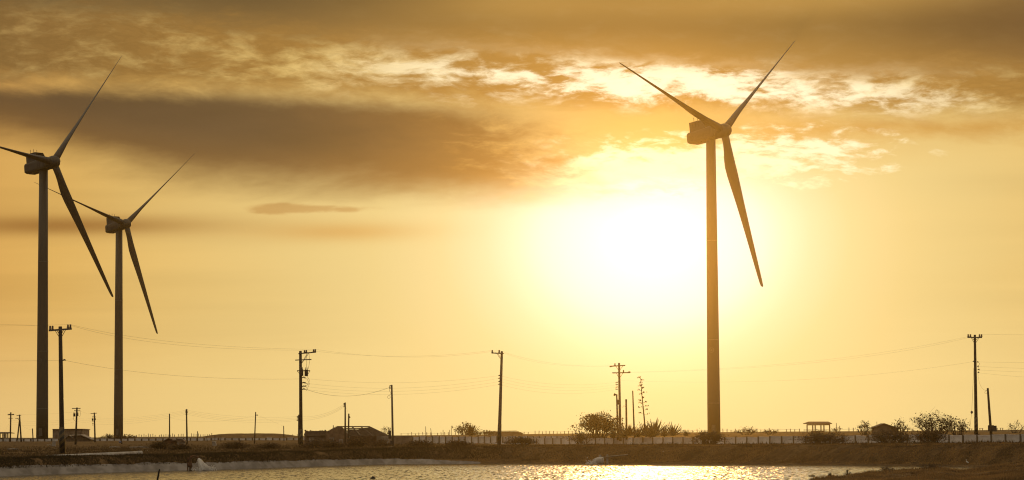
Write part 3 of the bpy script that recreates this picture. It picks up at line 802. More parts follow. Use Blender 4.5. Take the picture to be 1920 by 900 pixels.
r, f = pole('pole with small lamp arm leaning right of the low mound crest', (479.4, 772.4), (476.8, 842), 520, .09, .13, wood_pole)
b = MB(); b.tube([f(479.4, 779), f(481.6, 778), f(483.2, 778.6)], [.08, .08, .12], 6); b.build('lamp_arm', dark_metal, r)
pole('short thin pole at the right end of the low mound', (531.8, 798.4), (532.6, 830), 640, .09, .12, wood_pole)
r, f = pole('slim pole right behind the left side of the transformer pole', (560.2, 777.5), (560, 834), 470, .10, .14, wood_pole)
for y in (781, 783.5, 786, 788.5): fitting(r, f, 558.6, y, .4)
r, f = pole('taller of two poles rising through the ruined house', (647.2, 754.6), (647.4, 840), 420, .10, .15, wood_pole)
for y in (757, 759.4, 762): fitting(r, f, 645.6, y, .25)
r, f = pole('shorter of two poles before the ruined house, with a small lamp', (654, 775.6), (653, 842), 400, .10, .14, wood_pole)
b = MB(); b.tube([f(654, 783), f(656.6, 781.8)], [.07, .14], 6); b.build('lamp_head', dark_metal, r)
# thin posts
posts = [('thin post left of the spiky bush on the dyke', (798.2, 799.4), (798.4, 816), 1000, .13), ('thin leaning post among the posts left of the spiky bush', (807.4, 803), (809.2, 816), 1000, .12),
         ('short post midway between the ruin and the spiky bush', (830.8, 805.8), (830.8, 816), 1000, .13), ('post beside the right pavilion', (1568, 793), (1568.6, 811), 1000, .14),
         ('thin post poking up just left of the gabled hut', (1644, 790.4), (1644.6, 803), 600, .06), ('low leaning fence post under the mound, leftmost', (387, 818), (389, 828), 640, .09),
         ('low fence post under the mound, middle', (403, 815), (403, 827), 640, .09), ('low fence post under the mound, right', (414.6, 816.5), (413.6, 828), 640, .09)]
for lab, t_, b_, d, r_ in posts:
    a, c = at(*b_, d), at(*t_, d); b = MB(); b.tube([a - np.array([0, 0, .4]), a, c - (c - a) * .03, c], [r_, r_, r_ * .8, r_ * .5], 6)
    tag(recentre(b.build('thin_post', wood_pole)), lab, 'post', 'thin posts')
b = MB(); d = 1000
b.tube([at(843, 816, d), at(843.2, 806, d)], .10, 6)
tag(recentre(b.build('thin_post', wood_pole)), 'stub post directly left of the hooked lamp post', 'post', 'thin posts')
r = thing('lamp_post', 'thin lamp post with a hooked top left of the spiky bush', 'lamp post', at(846.2, 816, d))
b = MB(); b.tube([at(846.2, 817, d), at(846.2, 800.5, d), at(846.8, 798.8, d), at(848.2, 798.6, d), at(848.8, 800.5, d)], .10, 6); b.build('lamp_pole', steel_arm, r)
b = MB(); b.tube([at(848.8, 800.3, d), at(848.9, 803, d)], [.16, .2], 8); b.build('lamp_head', dark_metal, r)

# ------------------------------------------------------------------ overhead wires
def wire(a, m, b, da, db, label, group, r_=.011, n=22):
    """a, m, b: photo points of the two ends and of the middle; sagging between two distances"""
    A, B = at(*a, da), at(*b, db); Mi = at(*m, (da + db) / 2)
    ctl = 2 * Mi - .5 * (A + B); pts = []
    for i in range(n + 1):
        t = i / n; pts.append((1 - t) ** 2 * A + 2 * t * (1 - t) * ctl + t * t * B)
    mb = MB(); mb.tube(pts, r_ * (.42 if da > 500 or db > 500 else .52), 4, cap=False)
    o = mb.build('overhead_wire', cable); tag(recentre(o), label, 'wire', group)
G = 'two upper wires from the photo edge to the nearest left pole'
wire((-70, 606.5), (12, 608.4), (95, 611), 262, 267, 'one of two upper wires running left from the striped nearest pole', G, .013)
wire((-70, 610.5), (12, 611), (128, 608.4), 262, 267, 'one of two upper wires running left from the striped nearest pole', G, .013)
wire((-70, 676.2), (20, 676.8), (113, 675.6), 262, 267, 'single lower wire running left from the nearest striped pole', None, .017)
G = 'two upper wires between the nearest pole and the transformer pole'
wire((128, 608.6), (330, 646.5), (571, 656.5), 267, 351, 'one of two upper wires between nearest pole and transformer pole', G, .015)
wire((132, 608.4), (345, 643), (588, 655), 267, 351, 'one of two upper wires between nearest pole and transformer pole', G, .015)
wire((121, 675.6), (340, 705), (563, 710.5), 267, 351, 'single lower wire between nearest pole and transformer pole', None, .018)
G = 'two upper wires between the transformer pole and the plain tall pole'
wire((591, 655), (770, 669.5), (936, 657), 351, 365, 'one of two upper wires between transformer pole and one-armed pole', G, .014)
wire((574, 656.5), (752, 668), (923, 657), 351, 365, 'one of two upper wires between transformer pole and one-armed pole', G, .014)
G = 'four low wires between the transformer pole and the plain tall pole'
for (y0, ym, y1) in ((709.5, 717.5, 704.5), (718.2, 727.6, 709.6), (724.4, 733.6, 715.5), (729.8, 739.4, 720.8)):
    wire((570.5, y0), (752, ym), (936, y1), 351, 365, 'one of four low parallel wires between transformer pole and one-armed pole', G, .014)
wire((572, 729.5), (652, 742.6), (731.5, 726), 351, 365, 'thick drooping cable from transformer pole to the mid height pole by the ruin', None, .03)
G = 'two upper wires between the plain tall pole and the agave pole'
wire((936, 657), (1040, 681.5), (1145, 687), 365, 530, 'one of two upper wires between one-armed pole and agave pole', G, .015)
wire((944, 661.5), (1045, 684.2), (1153, 685), 365, 530, 'one of two upper wires between one-armed pole and agave pole', G, .015)
G = 'four low wires between the plain tall pole and the agave pole'
for (y0, ym, y1) in ((704.5, 721, 717), (709.6, 727, 721.5), (715.5, 732, 726), (720.8, 738, 730)):
    wire((937, y0), (1054, ym), (1157, y1), 365, 530, 'one of four low parallel wires between one-armed pole and agave pole', G, .015)
wire((1180.5, 698), (1500, 679.5), (1815.4, 631), 530, 372, 'upper of three long wires between agave pole and tall right pole', None, .016)
wire((1172, 698.5), (1510, 681.5), (1819.6, 632), 530, 372, 'middle of three long wires between agave pole and tall right pole', None, .016)
wire((1163, 713.5), (1480, 713), (1825.6, 678), 530, 372, 'lowest of three long wires between agave pole and tall right pole', None, .016)
wire((1840.4, 627), (1890, 627.5), (1990, 628.5), 372, 372, 'topmost wire running right from the tall right pole', None, .015)
G = 'four lower wires from the tall right pole to the photo edge'
for y0, y1 in ((678.6, 680.5), (687, 692.5), (693.4, 699.5), (698.6, 711)):
    wire((1833.5, y0), (1900, (y0 * .45 + y1 * .55)), (1990, y1), 372, 372, 'one of four lower wires running right from the tall right pole', G, .015)
wire((1834, 697), (1838.5, 723), (1851.5, 733), 372, 372, 'loose service cable dropping from tall right pole to the leaning pole', None, .02)
r = thing('guy_wire', 'guy wire with a bulb insulator left of the tall right pole', 'guy wire', at(1817.5, 812, 369))
b = MB(); b.tube([at(1825.8, 690, 372), at(1822, 773, 370), at(1817.5, 812, 369)], .018, 4); b.build('strand', cable, r)
b = MB(); c = at(1822, 773, 370); b.tube([c + np.array([0, 0, .2]), c + np.array([0, 0, .08]), c - np.array([0, 0, .08]), c - np.array([0, 0, .2])], [.04, .16, .16, .04], 8); b.build('guy_insulator', porcelain, r)
G = 'far thin wires near the left pavilion'
for y0, ym, y1 in ((776.5, 776.5, 772), (788, 790, 784), (791, 793.5, 786), (796, 797.5, 791)):
    wire((20, y0), (80, ym), (142, y1), 690, 520, 'one of the far thin wires behind the big left turbine tower', G, .018)
G = 'far wires between the warehouse poles'
for y0, ym, y1 in ((767, 774, 775.5), (783, 785.5, 783), (786, 788.5, 786), (789, 792, 789)):
    wire((144, y0), (160, ym), (177, y1), 520, 640, 'one of the far wires between the two transformer poles by the warehouse', G, .018)
G = 'far wires crossing the farthest turbine tower'
for y0, ym, y1 in ((783, 783, 769), (786.5, 786, 771.4), (790.5, 789.5, 774), (795, 793.5, 776.6)):
    wire((178, y0), (250, ym), (349.6, y1), 640, 520, 'one of four thin wires crossing the farthest turbine tower', G, .018)
G = 'far wires from the clamped pole toward the transformer pole'
for y0, ym, y1 in ((769, 781, 781), (771.4, 785, 783.5), (774, 788, 786), (776.6, 791, 788.5)):
    wire((350, y0), (450, ym), (559, y1), 520, 470, 'one of four thin wires over the low mound', G, .017)
wire((318, 783), (390, 790.5), (479, 779.5), 560, 520, 'single sagging wire from plain pole to the lamp arm pole over the mound', None, .017)
wire((480, 778), (506, 788), (531.6, 799), 520, 640, 'thin wire slanting down to the short thin pole', None, .016)
wire((38, 790), (46, 801), (60.6, 806), 690, 690, 'drooping wire from the A-shaped pole to the stump pole', None, .02)
G = 'wires from the slim pole to the ruin poles'
for y0, ym, y1 in ((781, 777, 757), (783.5, 780, 759.4), (788, 782.5, 762)):
    wire((560, y0), (604, ym), (646.6, y1), 470, 420, 'one of three thin wires rising to the taller ruin pole', G, .016)
wire((648, 763), (650.5, 768), (653.6, 777), 420, 400, 'short wire between the two poles at the ruin', None, .016)
wire((20, 786), (14, 800), (8, 812), 690, 690, 'stay wire sloping from double armed far left pole', None, .014)

# ------------------------------------------------------------------ walls of white panels
def panel_wall(label, pts, spacing, h, gap, seed=0):
    """pts: (px, py_top, d) along the wall; spacing: [(px, panel length seen in photo pixels)]"""
    rng = random.Random(seed); px_, py_, d_ = zip(*pts)
    pos = lambda x: at(x, float(np.interp(x, px_, py_)), float(np.interp(x, px_, d_)))
    w = thing('panel_wall', label, 'wall', pos(px_[0]) - np.array([0, 0, h])); o0 = WM[w].translation
    q = MB(); q.box((0, 0, -h / 2), (1, .14, h)); q.box((0, -.002, -.06), (1, .20, .12)); pm = q.build('panel', panel_white, w, world=False); 
    q = MB(); q.box((0, 0, -h / 2), (1, .26, h + .06)); pp_ = q.build('post', post_grey, w, world=False)
    x = px_[0]; k = 0
    while x < px_[-1]:
        sp = float(np.interp(x, [a for a, _ in spacing], [b for _, b in spacing])) * rng.uniform(.96, 1.04)
        a, b = pos(x), pos(x + sp); c = (a + b) / 2; L = float(np.linalg.norm((b - a)[:2])); yaw = math.atan2(b[1] - a[1], b[0] - a[0]); tl = math.atan2(b[2] - a[2], L)
        o = pm if k == 0 else bpy.data.objects.new('panel', pm.data); po = pp_ if k == 0 else bpy.data.objects.new('post', pp_.data)
        for z in (o, po):
            if k: COL.objects.link(z); z.parent = w
        m_ = a + (c - a) * (1 + gap)
        o.location = Vector(m_) - o0 + Vector((0, 0, rng.uniform(-.10, .07))); o.rotation_euler = (rng.uniform(-.04, .04), -tl + rng.gauss(0, .012), yaw + rng.uniform(-.006, .006)); o.scale = (L * (1 - gap), 1, 1)
        po.location = Vector(a + (c - a) * gap) - o0; po.rotation_euler = (0, 0, yaw); po.scale = (L * gap, 1, 1)
        x += sp; k += 1
SP = [(880, 12.5), (1000, 14.5), (1200, 18.4), (1400, 20.8), (1800, 27), (1960, 28.5)]
panel_wall('white panel wall running behind the right bank under the agaves', [(884, 822.8, 620), (1000, 821.8, 585), (1100, 821, 555), (1200, 820.2, 522), (1400, 818.8, 464), (1600, 816.6, 410), (1800, 815, 355), (1960, 813.6, 318)], SP, 1.25, .10, 3)
panel_wall('farther white panel wall starting right of the ruin', [(772, 818.6, 505), (880, 818.4, 540), (1000, 817.8, 600), (1096, 817.2, 640)], [(770, 12.4), (1100, 11)], 1.25, .14, 4)
panel_wall('low pale wall far left at the feet of two turbines', [(-60, 822.4, 745), (140, 823.2, 735), (300, 822.2, 725), (420, 821.2, 720), (570, 820.8, 700)], [(-60, 13), (570, 13)], .8, .2, 5)

# ------------------------------------------------------------------ buildings
def quad_box(b, x0, x1, y0, y1, d, depth):
    """solid block seen between photo columns x0..x1 and rows y0..y1 at distance d"""
    a, c = at(x0, y1, d), at(x1, y0, d)
    return b.box(((a[0] + c[0]) / 2, d + depth / 2, (a[2] + c[2]) / 2), (abs(c[0] - a[0]), depth, abs(c[2] - a[2])))
def poly_prism(b, pts, d, depth):
    P = [at(x, y, d) for x, y in pts]; return b.prism([(p[0], p[2]) for p in P], d, d + depth)
# warehouse
w = thing('warehouse', 'plain pale box warehouse behind the nearest left pole', 'building', at(126, 826, 880))
b = MB(); poly_prism(b, [(98.6, 828), (155, 828), (155, 805.4), (145.5, 804.6), (98.6, 805)], 880, 14); b.build('wall', plaster, w)
b = MB(); poly_prism(b, [(97.8, 805.3), (145.6, 804.9), (155.8, 805.7), (155.8, 804.7), (145.6, 803.8), (97.8, 804.3)], 879.6, 15); b.build('roof', rooftile, w)
b = MB(); quad_box(b, 128, 137, 812, 828, 879.8, .3); b.build('door', timber, w)
# tile-roofed shed
w = thing('shed', 'low shed with light ragged roof below the warehouse', 'building', at(145, 827, 700))
b = MB(); poly_prism(b, [(122, 828), (169, 828), (169, 824.5), (152, 817), (134, 817), (122, 822)], 700, 5); b.build('wall', timber, w)
b = MB(); poly_prism(b, [(121, 822.6), (129, 816.4), (137, 821.6), (137, 820.4), (129, 815.2), (121, 821.2)], 699.3, 6.4)
poly_prism(b, [(133, 816.2), (151, 815.6), (171, 824.8), (171, 823.6), (151, 814.4), (133, 815)], 699, 7)
ro = b.build('roof', mat('pale_roof_sheet', (.42, .36, .30), (.2, .16, .13), .8, .8), w)
b = MB()
for x in (136, 141, 147, 154, 158, 163): quad_box(b, x, x + 2, 813.8 + max(0, x - 151) * .45, 815.6 + max(0, x - 151) * .45, 702, .5)
b.build('ballast_block', concrete, ro)
# red brick hut
w = thing('brick_hut', 'small red brick hut with a gable, low among dry scrub', 'building', at(318, 838, 430))
b = MB(); poly_prism(b, [(305, 842), (331, 842), (331, 829), (316.5, 822.3), (305, 828.6)], 430, 3.2); b.build('wall', brick_red, w)
b = MB(); poly_prism(b, [(303.5, 829.2), (316.5, 822), (332.4, 829.6), (332.4, 828.4), (316.5, 820.9), (303.5, 828)], 429.6, 4); b.build('roof', rooftile, w)
b = MB(); quad_box(b, 322, 326, 831, 842, 429.9, .2); b.build('door', timber, w)
w = thing('small_shed', 'pale plank shed with a dark slumped roof joined to the red hut', 'building', at(338, 838, 428))
b = MB(); quad_box(b, 331.2, 344.4, 827.6, 841, 428, 2.4); b.build('wall', mat('pale_plank', (.46, .40, .33), (.30, .25, .2), .85, 3., stretch=(6, 1, .3)), w)
b = MB(); poly_prism(b, [(318, 826.4), (330, 824.6), (333, 822.3), (341, 823), (346.5, 828), (344.8, 829.4), (339, 826.6), (331, 827), (319, 827.4)], 427.6, 3.2); b.build('roof', rooftile, w)
# ruin
D = 430
w = thing('ruined_house', 'ruined brick house with stepped gable and bare roof timbers', 'building', at(650, 840, D))
b = MB(); poly_prism(b, [(570, 846), (612, 846), (612, 816), (571, 816.5)], D + 1, 5); poly_prism(b, [(571, 817), (611, 816), (611, 815.2), (571, 815.8)], D + .5, .6); b.build('side_wall', plaster, w)
b = MB(); poly_prism(b, [(569, 816.8), (613, 816), (610.5, 807.6), (572.5, 808.4)], D + .8, 4.5); rt_ = b.build('roof', rooftile, w)
b = MB()
for x, h_ in ((572.3, 2.4), (575.5, 1), (582, 1.8), (586, .8), (592, .7), (600, 1.5), (604, 1.6), (609.6, 2.4)): quad_box(b, x - 1.3, x + 1.4, 808.4 - h_, 808.8, D + 2, .6)
b.build('ridge_tile', rooftile, rt_)
st = [(611, 846), (611, 808.8), (614.6, 808.8), (614.6, 807.2), (617.6, 807.2), (617.6, 805.6), (620, 805.6), (620, 804.3), (623, 804.3), (623, 802.8), (626, 802.8), (626, 801.3), (629, 801.3), (629, 799.8), (632, 799.6), (640, 799.6), (642, 801.5), (644, 803.5), (646, 806), (650, 812), (652, 816), (652, 846)]
b = MB(); poly_prism(b, st, D, 1.0); b.build('gable_wall', mat('brown_brick', (.23, .15, .10), (.15, .10, .065), .9, 1.6, bump=.3), w)
b = MB(); poly_prism(b, [(652, 846), (706, 846), (706, 816.2), (652, 816.2)], D + 3.2, .5); b.build('front_wall', mat('brown_brick'
, (.2, .13, .09)), w)
b = MB(); poly_prism(b, [(706, 846), (728.5, 846), (728.5, 816.6), (706, 816.6)], D + 2.4, 2); b.build('annex_wall', concrete, w)
b = MB()
for k, y in enumerate((799.8, 803.2, 806.2, 808.8, 811.6, 814.2, 816.4)):
    xa = 632 if k == 0 else 644 + k * 1.2; xb = 692.5 + (y - 799.6) * 2.1
    b.bar(at(xa, y, D + .9 + (816.4 - y) * .16), at(xb, y + .1, D + .9 + (816.4 - y) * .16), .16)
fr = b.build('roof_purlin', timber, w)
b = MB()
for xt, xb in ((692.3, 728.8), (676, 700), (660, 676), (646, 652)): b.bar(at(xt, 799.7, D + 3.4), at(xb, 816.8, D + .7), .15)
b.build('rafter', timber, w)
b = MB(); poly_prism(b, [(655, 804.8), (672, 805), (674, 802.8), (690, 801.4), (693, 800.2), (727, 816), (652, 815.6), (651, 808)], D + 4, .15); b.build('roof_lining', mat('sagging_roof_boards', (.19, .145, .105), (.11, .08, .06), .9, 1.2, stretch=(.4, 1, 6)), w)
for x0, x1, y0, y1, dd in ((617.4, 625.6, 820.5, 827.6, -.06), (635.6, 643, 823.8, 831.2, -.06)):
    b = MB(); quad_box(b, x0, x1, y0, y1, D + dd, .12); f_ = b.build('window', concrete, w)
    b = MB(); quad_box(b, x0 + 1.4, x1 - 1.2, y0 + 1.4, y1 - 1.2, D + dd - .03, .05); b.build('pane', plaster, f_)
for x0, x1, y0, y1 in ((679, 683, 818.5, 836), (684.4, 687, 819, 836), (694.6, 699.6, 819.5, 836)):
    b = MB(); quad_box(b, x0, x1, y0, y1, D + 3.1, .12); b.build('window', timber, w)
b = MB(); quad_box(b, 579.6, 588.4, 820.4, 836, D + .9, .15); b.build('door', concrete, w)
b = MB(); quad_box(b, 624.2, 625.4, 797.4, 804, D + .3, .3); b.build('chimney', brick_red, w)
b = MB(); quad_box(b, 655, 656.2, 816, 823.4, D + 2.9, .2); b.build('door_jamb', white_pvc, w)
# plain garden wall right of the ruin
w = thing('boundary_wall', 'plain brown rendered wall between the ruin and the white panels', 'wall', at(750, 838, 470))
b = MB(); quad_box(b, 729, 772.5, 818, 842, 470, .25); b.build('wall_face', plaster, w)
b = MB(); quad_box(b, 728.6, 773, 817.2, 818.2, 469.9, .4); b.build('coping', concrete, w)
# flat building on the horizon
w = thing('flat_building', 'long flat-roofed building on the skyline right of the spiky bush', 'building', at(950, 816, 1000))
b = MB(); poly_prism(b, [(914, 818), (980, 818), (980, 812.8), (968, 808.8), (918, 809.2), (914, 812.6)], 1000, 9); b.build('wall', plaster, w)
b = MB(); poly_prism(b, [(913, 813.2), (918, 808.8), (968, 808.2), (981.4, 813.4), (981.4, 812.4), (968.4, 807.4), (917.6, 808), (913, 812.3)], 999.5, 10); b.build('roof', rooftile, w)
# pavilions
def pavilion(label, x0, x1, ytop, yeave, ybeam, ybase, cols, d, ridge):
    w = thing('pavilion', label, 'pavilion', at((x0 + x1) / 2, ybase, d), 'pavilions on the dyke')
    s = SCALE(d); dep = 4.2; A = at(x0, yeave, d); B = at(x1, yeave, d); T0 = at(ridge[0], ytop, d + dep / 2); T1 = at(ridge[1], ytop, d + dep / 2); th = np.array([0, 0, .22])
    a, b_, c, e = A + [0, -.5, 0], B + [0, -.5, 0], B + [0, dep + .5, 0], A + [0, dep + .5, 0]
    m_ = MB(); m_.add([a, b_, c, e, T0, T1, a - th, b_ - th, c - th, e - th], [(0, 1, 5, 4), (1, 2, 5), (2, 3, 4, 5), (3, 0, 4), (9, 8, 7, 6), (0, 6, 7, 1), (1, 7, 8, 2), (2, 8, 9, 3), (3, 9, 6, 0)]); m_.build('roof', rooftile, w)
    m_ = MB(); 
    for dy in (0, dep): quad_box(m_, cols[0] - 1, cols[-1] + 1, yeave + 1.2, ybeam, d + dy, .25)
    m_.build('beam', timber, w)
    for x in cols:
        for dy in (.02, dep + .02):
            m_ = MB(); p0 = at(x, ybase, d + dy); p1 = at(x, ybeam - .3, d + dy); z1 = at(x, ybeam - .3, d)[2]; z0 = at(x, ybase, d)[2] - .4
            m_.tube([(p0[0], d + dy, z0), (p0[0], d + dy, z0 + .5), (p0[0], d + dy, z0 + .52), (p0[0], d + dy, z1)], [.3, .3, .24, .24], 8); m_.build('column', timber, w)
    m_ = MB(); p = at((cols[0] + cols[-1]) / 2, ybase - 1.3, d); m_.box((p[0], d + dep / 2, p[2] + .05), ((cols[-1] - cols[0]) / s * .7, .5, .1)); m_.box((p[0], d + dep / 2, p[2] - .25), ((cols[-1] - cols[0]) / s * .6, .3, .5)); m_.build('bench', timber, w)
    return w
w = pavilion('open pavilion with six front columns on the right skyline', 1508, 1560, 790.4, 793.8, 797.6, 809.5, [1513.4, 1524, 1528.6, 1539.4, 1545, 1555.6], 1050, (1516, 1553))
b = MB()
for y in (805.4, 807.2): b.bar(at(1507, y, 1051), at(1564, y, 1051), .08)
for x in (1507.5, 1517, 1534, 1549, 1563.5): b.bar(at(x, 804.8, 1051), at(x, 810, 1051), .1)
b.build('railing', steel_arm, w)
pavilion('open pavilion at the left edge of the photo', -24, 23, 810, 811.6, 813.4, 823.5, [-14, -6, 0, 5.4, 8.2, 11, 14.6], 1000, (-18, 17.5))
# gabled hut behind right bushes
w = thing('gabled_hut', 'dark gabled hut half hidden by bushes right of the pavilion', 'building', at(1660, 818, 480))
b = MB(); poly_prism(b, [(1640, 820), (1685, 820), (1685, 803), (1658.5, 794.8), (1640, 802)], 480, 4); b.build('wall', plaster, w)
b = MB(); poly_prism(b, [(1636.6, 803.4), (1658.5, 794.8), (1688, 804.4), (1688, 803.2), (1658.5, 793.6), (1636.6, 802.2)], 479.5, 5); b.build('roof', rooftile, w)
b = MB(); quad_box(b, 1650, 1656, 804, 812, 479.9, .2); b.build('window', timber, w)
# small benches on the dyke, far right
for k, (x0, x1, y) in enumerate(((1816, 1823.5, 804.2), (1836, 1843.6, 803.4), (1864, 1871, 803), (1874.4, 1881.4, 802.8))):
    c = at((x0 + x1) / 2, y + 3, 1058); L_ = (x1 - x0) / SCALE(1058)
    t = thing('concrete_bench', ('bench on the dyke just left of the tall right pole', 'bench on the dyke just right of the tall right pole', 'bench on the dyke right of the leaning pole', 'rightmost bench on the dyke')[k], 'bench', c, 'benches on the dyke')
    b = MB(); b.box(c + np.array([0, 0, .62]), (L_, .5, .14)); b.build('seat', concrete, t)
    for sx in (-.32, .32): b = MB(); b.box(c + np.array([sx * L_, 0, .15]), (.2, .4, .8)); b.build('leg', concrete, t)

# ------------------------------------------------------------------ pond side objects
# long pale pipe lying on the bank
pts = [at(x, y, d) for x, y, d in ((86, 857.6, 232), (140, 855.4, 238), (200, 852.6, 243), (264, 849.8, 248))]
t = thing('drain_pipe', 'long pale plastic pipe lying along the left bank', 'pipe', pts[0])
b = MB(); b.tube(pts, .19, 16); b.build('pipe_body', white_pvc, t, smooth=True)
b = MB(); e = pts[-1]; dv = (pts[-1] - pts[-2]) / np.linalg.norm(pts[-1] - pts[-2]); b.tube([e - dv * .6, e + dv * .04], [.215, .215], 16); b.build('pipe_socket', white_pvc, t, smooth=True)
# arched pump pipe and jet, left
d = 236
t = thing('pump_pipe', 'rusty arched pump pipe spilling water on the left bank', 'pump pipe', at(356, 882, d))
b = MB(); b.tube([at(357.2, 884, d), at(357, 868, d), at(356.6, 860, d), at(357.6, 857, d), at(360, 855.6, d), at(364, 855.4, d), at(368, 855.8, d), at(371, 857.4, d), at(372.6, 859.6, d)], [.11, .10, .09, .075, .075, .075, .075, .08, .085], 10); b.build('pipe', rust, t, smooth=True)
b = MB(); b.tube([at(352, 884, d + .3), at(352.3, 857.5, d + .3)], .06, 8); b.build('support_post', rust, t)
b = MB(); b.bar(at(351, 862, d + .2), at(358, 862.4, d + .2), .07); b.bar(at(351, 871.5, d + .2), at(358, 871.8, d + .2), .07); b.build('clamp_bar', rust, t)
b = MB(); b.tube([at(357, 876, d), at(357, 868, d)], [.17, .15], 10); b.build('pump_body', rust, t, smooth=True)
def foam_mat():
    m = bpy.data.materials.new('falling_water'); m.use_nodes = True; nt = m.node_tree; E.nt = nt
    b_ = nt.nodes['Principled BSDF']; b_.inputs['Base Color'].default_value = (.92, .90, .88, 1); b_.inputs['Roughness'].default_value = .15
    t_ = nt.nodes.new('ShaderNodeBsdfTranslucent'); t_.inputs[0].default_value = (.85, .82, .78, 1)
    x = nt.nodes.new('ShaderNodeMixShader'); x.inputs[0].default_value = .5
    nt.links.new(b_.outputs[0], x.inputs[1]); nt.links.new(t_.outputs[0], x.inputs[2]); nt.links.new(x.outputs[0], nt.nodes['Material Output'].inputs[0])
    return m
foam = foam_mat()
def jet(label, path, r0, r1, strands, splash, d):
    rng = random.Random(len(label)); b = MB(); P = [at(x, y, d) for x, y in path]; n = len(P)
    t = thing('water_jet', label, 'water jet', P[-1])
    for k in range(strands):
        ox, oy, oz = rng.gauss(0, .42), rng.gauss(0, .42), rng.gauss(0, .3); Q = []; R = []
        i1 = n if k < strands * .6 else rng.randint(3, n)
        for i in range(i1):
            sp = r0 * .35 + (r1 - r0 * .35) * (i / (n - 1)) ** .8; Q.append(P[i] + np.array([ox * sp, oy * sp, oz * sp * (i < n - 1)]) + np.random.normal(0, sp * .08, 3)); R.append(max(.02, sp * rng.uniform(.08, .2)))
        b.tube(Q, R, 6)
    o = b.build('stream', foam, t, smooth=True)
    md = o.modifiers.new('join', 'REMESH'); md.mode = 'VOXEL'; md.voxel_size = .028; md.use_smooth_shade = True
    b = MB()
    for k in range(splash):
        c = P[-1] + np.array([rng.gauss(.16, .36), rng.gauss(0, .4), abs(rng.gauss(0, .16))]); c[2] = max(c[2], WZ - .02); s_ = rng.uniform(.012, .05)
        b.tube([c - np.array([0, 0, s_]), c, c + np.array([rng.uniform(-.05, .05), 0, s_ * rng.uniform(1, 2.4)])], [s_ * .5, s_, s_ * .2], 5)
    o = b.build('splash', foam, t, smooth=True); o['kind'] = 'stuff'
jet('white water pouring from the rusty arched pipe', [(372.6, 859.6), (374.2, 863), (376, 867.5), (378, 872.5), (380, 877.5), (382, 882.6)], .13, .46, 70, 420, 234.6)
d = 268
t = thing('outflow_pipe', 'pale pipe on two short posts on the middle bank', 'pipe', at(1140, 866, d))
b = MB(); b.tube([at(1176, 852.6, d + 3), at(1170, 853.6, d + 2), at(1155, 854.6, d + .5), at(1142, 856.2, d), at(1131, 858, d)], .07, 10); b.build('pipe', mat('tan_pipe', (.30, .24, .18), None, .6), t, smooth=True)
for x, y0 in ((1125, 853), (1138.4, 852.2)):
    b = MB(); b.tube([at(x, 871, d + .3), at(x, y0, d + .3)], [.13, .12], 8); b.build('post', concrete, t)
jet('white water spilling from the pale pipe into the middle of the pond', [(1131, 857.6), (1126, 858.4), (1121, 860), (1116.5, 863), (1112, 867), (1109, 871)], .12, .22, 50, 200, 267.7)
rng = random.Random(5); b = MB()
for k in range(90):
    x = rng.uniform(1112, 1132); y0 = 859.5 + max(0, (1120 - x)) * .6; c = at(x, y0, 267.6 + rng.uniform(-.3, .3)); e = at(x - rng.uniform(0, 2), 871, 267.6); b.tube([c, (c + e) / 2 + np.random.normal(0, .02, 3), e], [.015, rng.uniform(.02, .045), .03], 4)
tag(recentre(b.build('water_curtain', foam, smooth=True)), 'thin curtain of falling water under the pale pipe end', 'water curtain')
# things in and round the water
b = MB(); b.tube([at(292.5, 914, 176), at(297.6, 887, 176), at(299.2, 879.6, 176)], [.07, .06, .04], 8); tag(recentre(b.build('mooring_stick', black_wood)), 'black stick slanting out of the water in front', 'stick')
b = MB(); c = at(699, 899.5, 186); b.tube([c + np.array([-.15, 0, -.12]), c + np.array([-.10, 0, .06]), c + np.array([.0, 0, .15]), c + np.array([.10, 0, .08]), c + np.array([.19, 0, -.1])], [.05, .09, .10, .10, .04], 8); tag(recentre(b.build('float', black_wood, smooth=True)), 'small dark float in the water at the bottom edge', 'float')
def bird(label, px, py, d, s=1., flip=1, legs=True):
    t = thing('egret', label, 'bird', at(px, py, d), 'white birds by the pond')
    o = WM[t].translation; o = np.array(o)
    b = MB(); sp = [(.40, .24, .01), (.30, .30, .05), (.18, .38, .09), (.04, .47, .115), (-.08, .54, .105), (-.15, .60, .07), (-.19, .68, .04), (-.17, .76, .032), (-.14, .83, .03), (-.17, .885, .045), (-.23, .885, .038), (-.26, .88, .015)]
    b.tube([o + np.array([x * flip * s, 0, z * s]) for x, z, _ in sp], [r * s for *_, r in sp], 10); b.build('body', white_feather, t, smooth=True)
    b = MB(); b.tube([o + np.array([-.255 * flip * s, 0, .88 * s]), o + np.array([-.38 * flip * s, 0, .865 * s])], [.016 * s, .004 * s], 6); b.build('beak', beak_m, t)
    for k in (-.04, .04):
        b = MB(); b.tube([o + np.array([.02 * flip * s, k * s, .42 * s]), o + np.array([.06 * flip * s, k * s, .2 * s]), o + np.array([.03 * flip * s, k * s, 0])], .014 * s, 6); b.build('leg', beak_m, t)
    return t
bird('white egret standing on the dark bank below the right wall', 1814, 872.6, 232, .52)
bird('second white bird down in the near right corner bank', 1886, 893, 182, .42, -1)
b = MB(); 
for k in range(9): c = at(1893 + k * 1.3, 894 + k * .55 + random.uniform(-.4, .4), 181); b.tube([c + np.array([-.1, 0, 0]), c + np.array([0, 0, .05]), c + np.array([.1, 0, 0])], [.02, .05, .02], 6)
tag(recentre(b.build('foam_patch', foam)), 'streak of white foam beside the near right bird', 'foam')
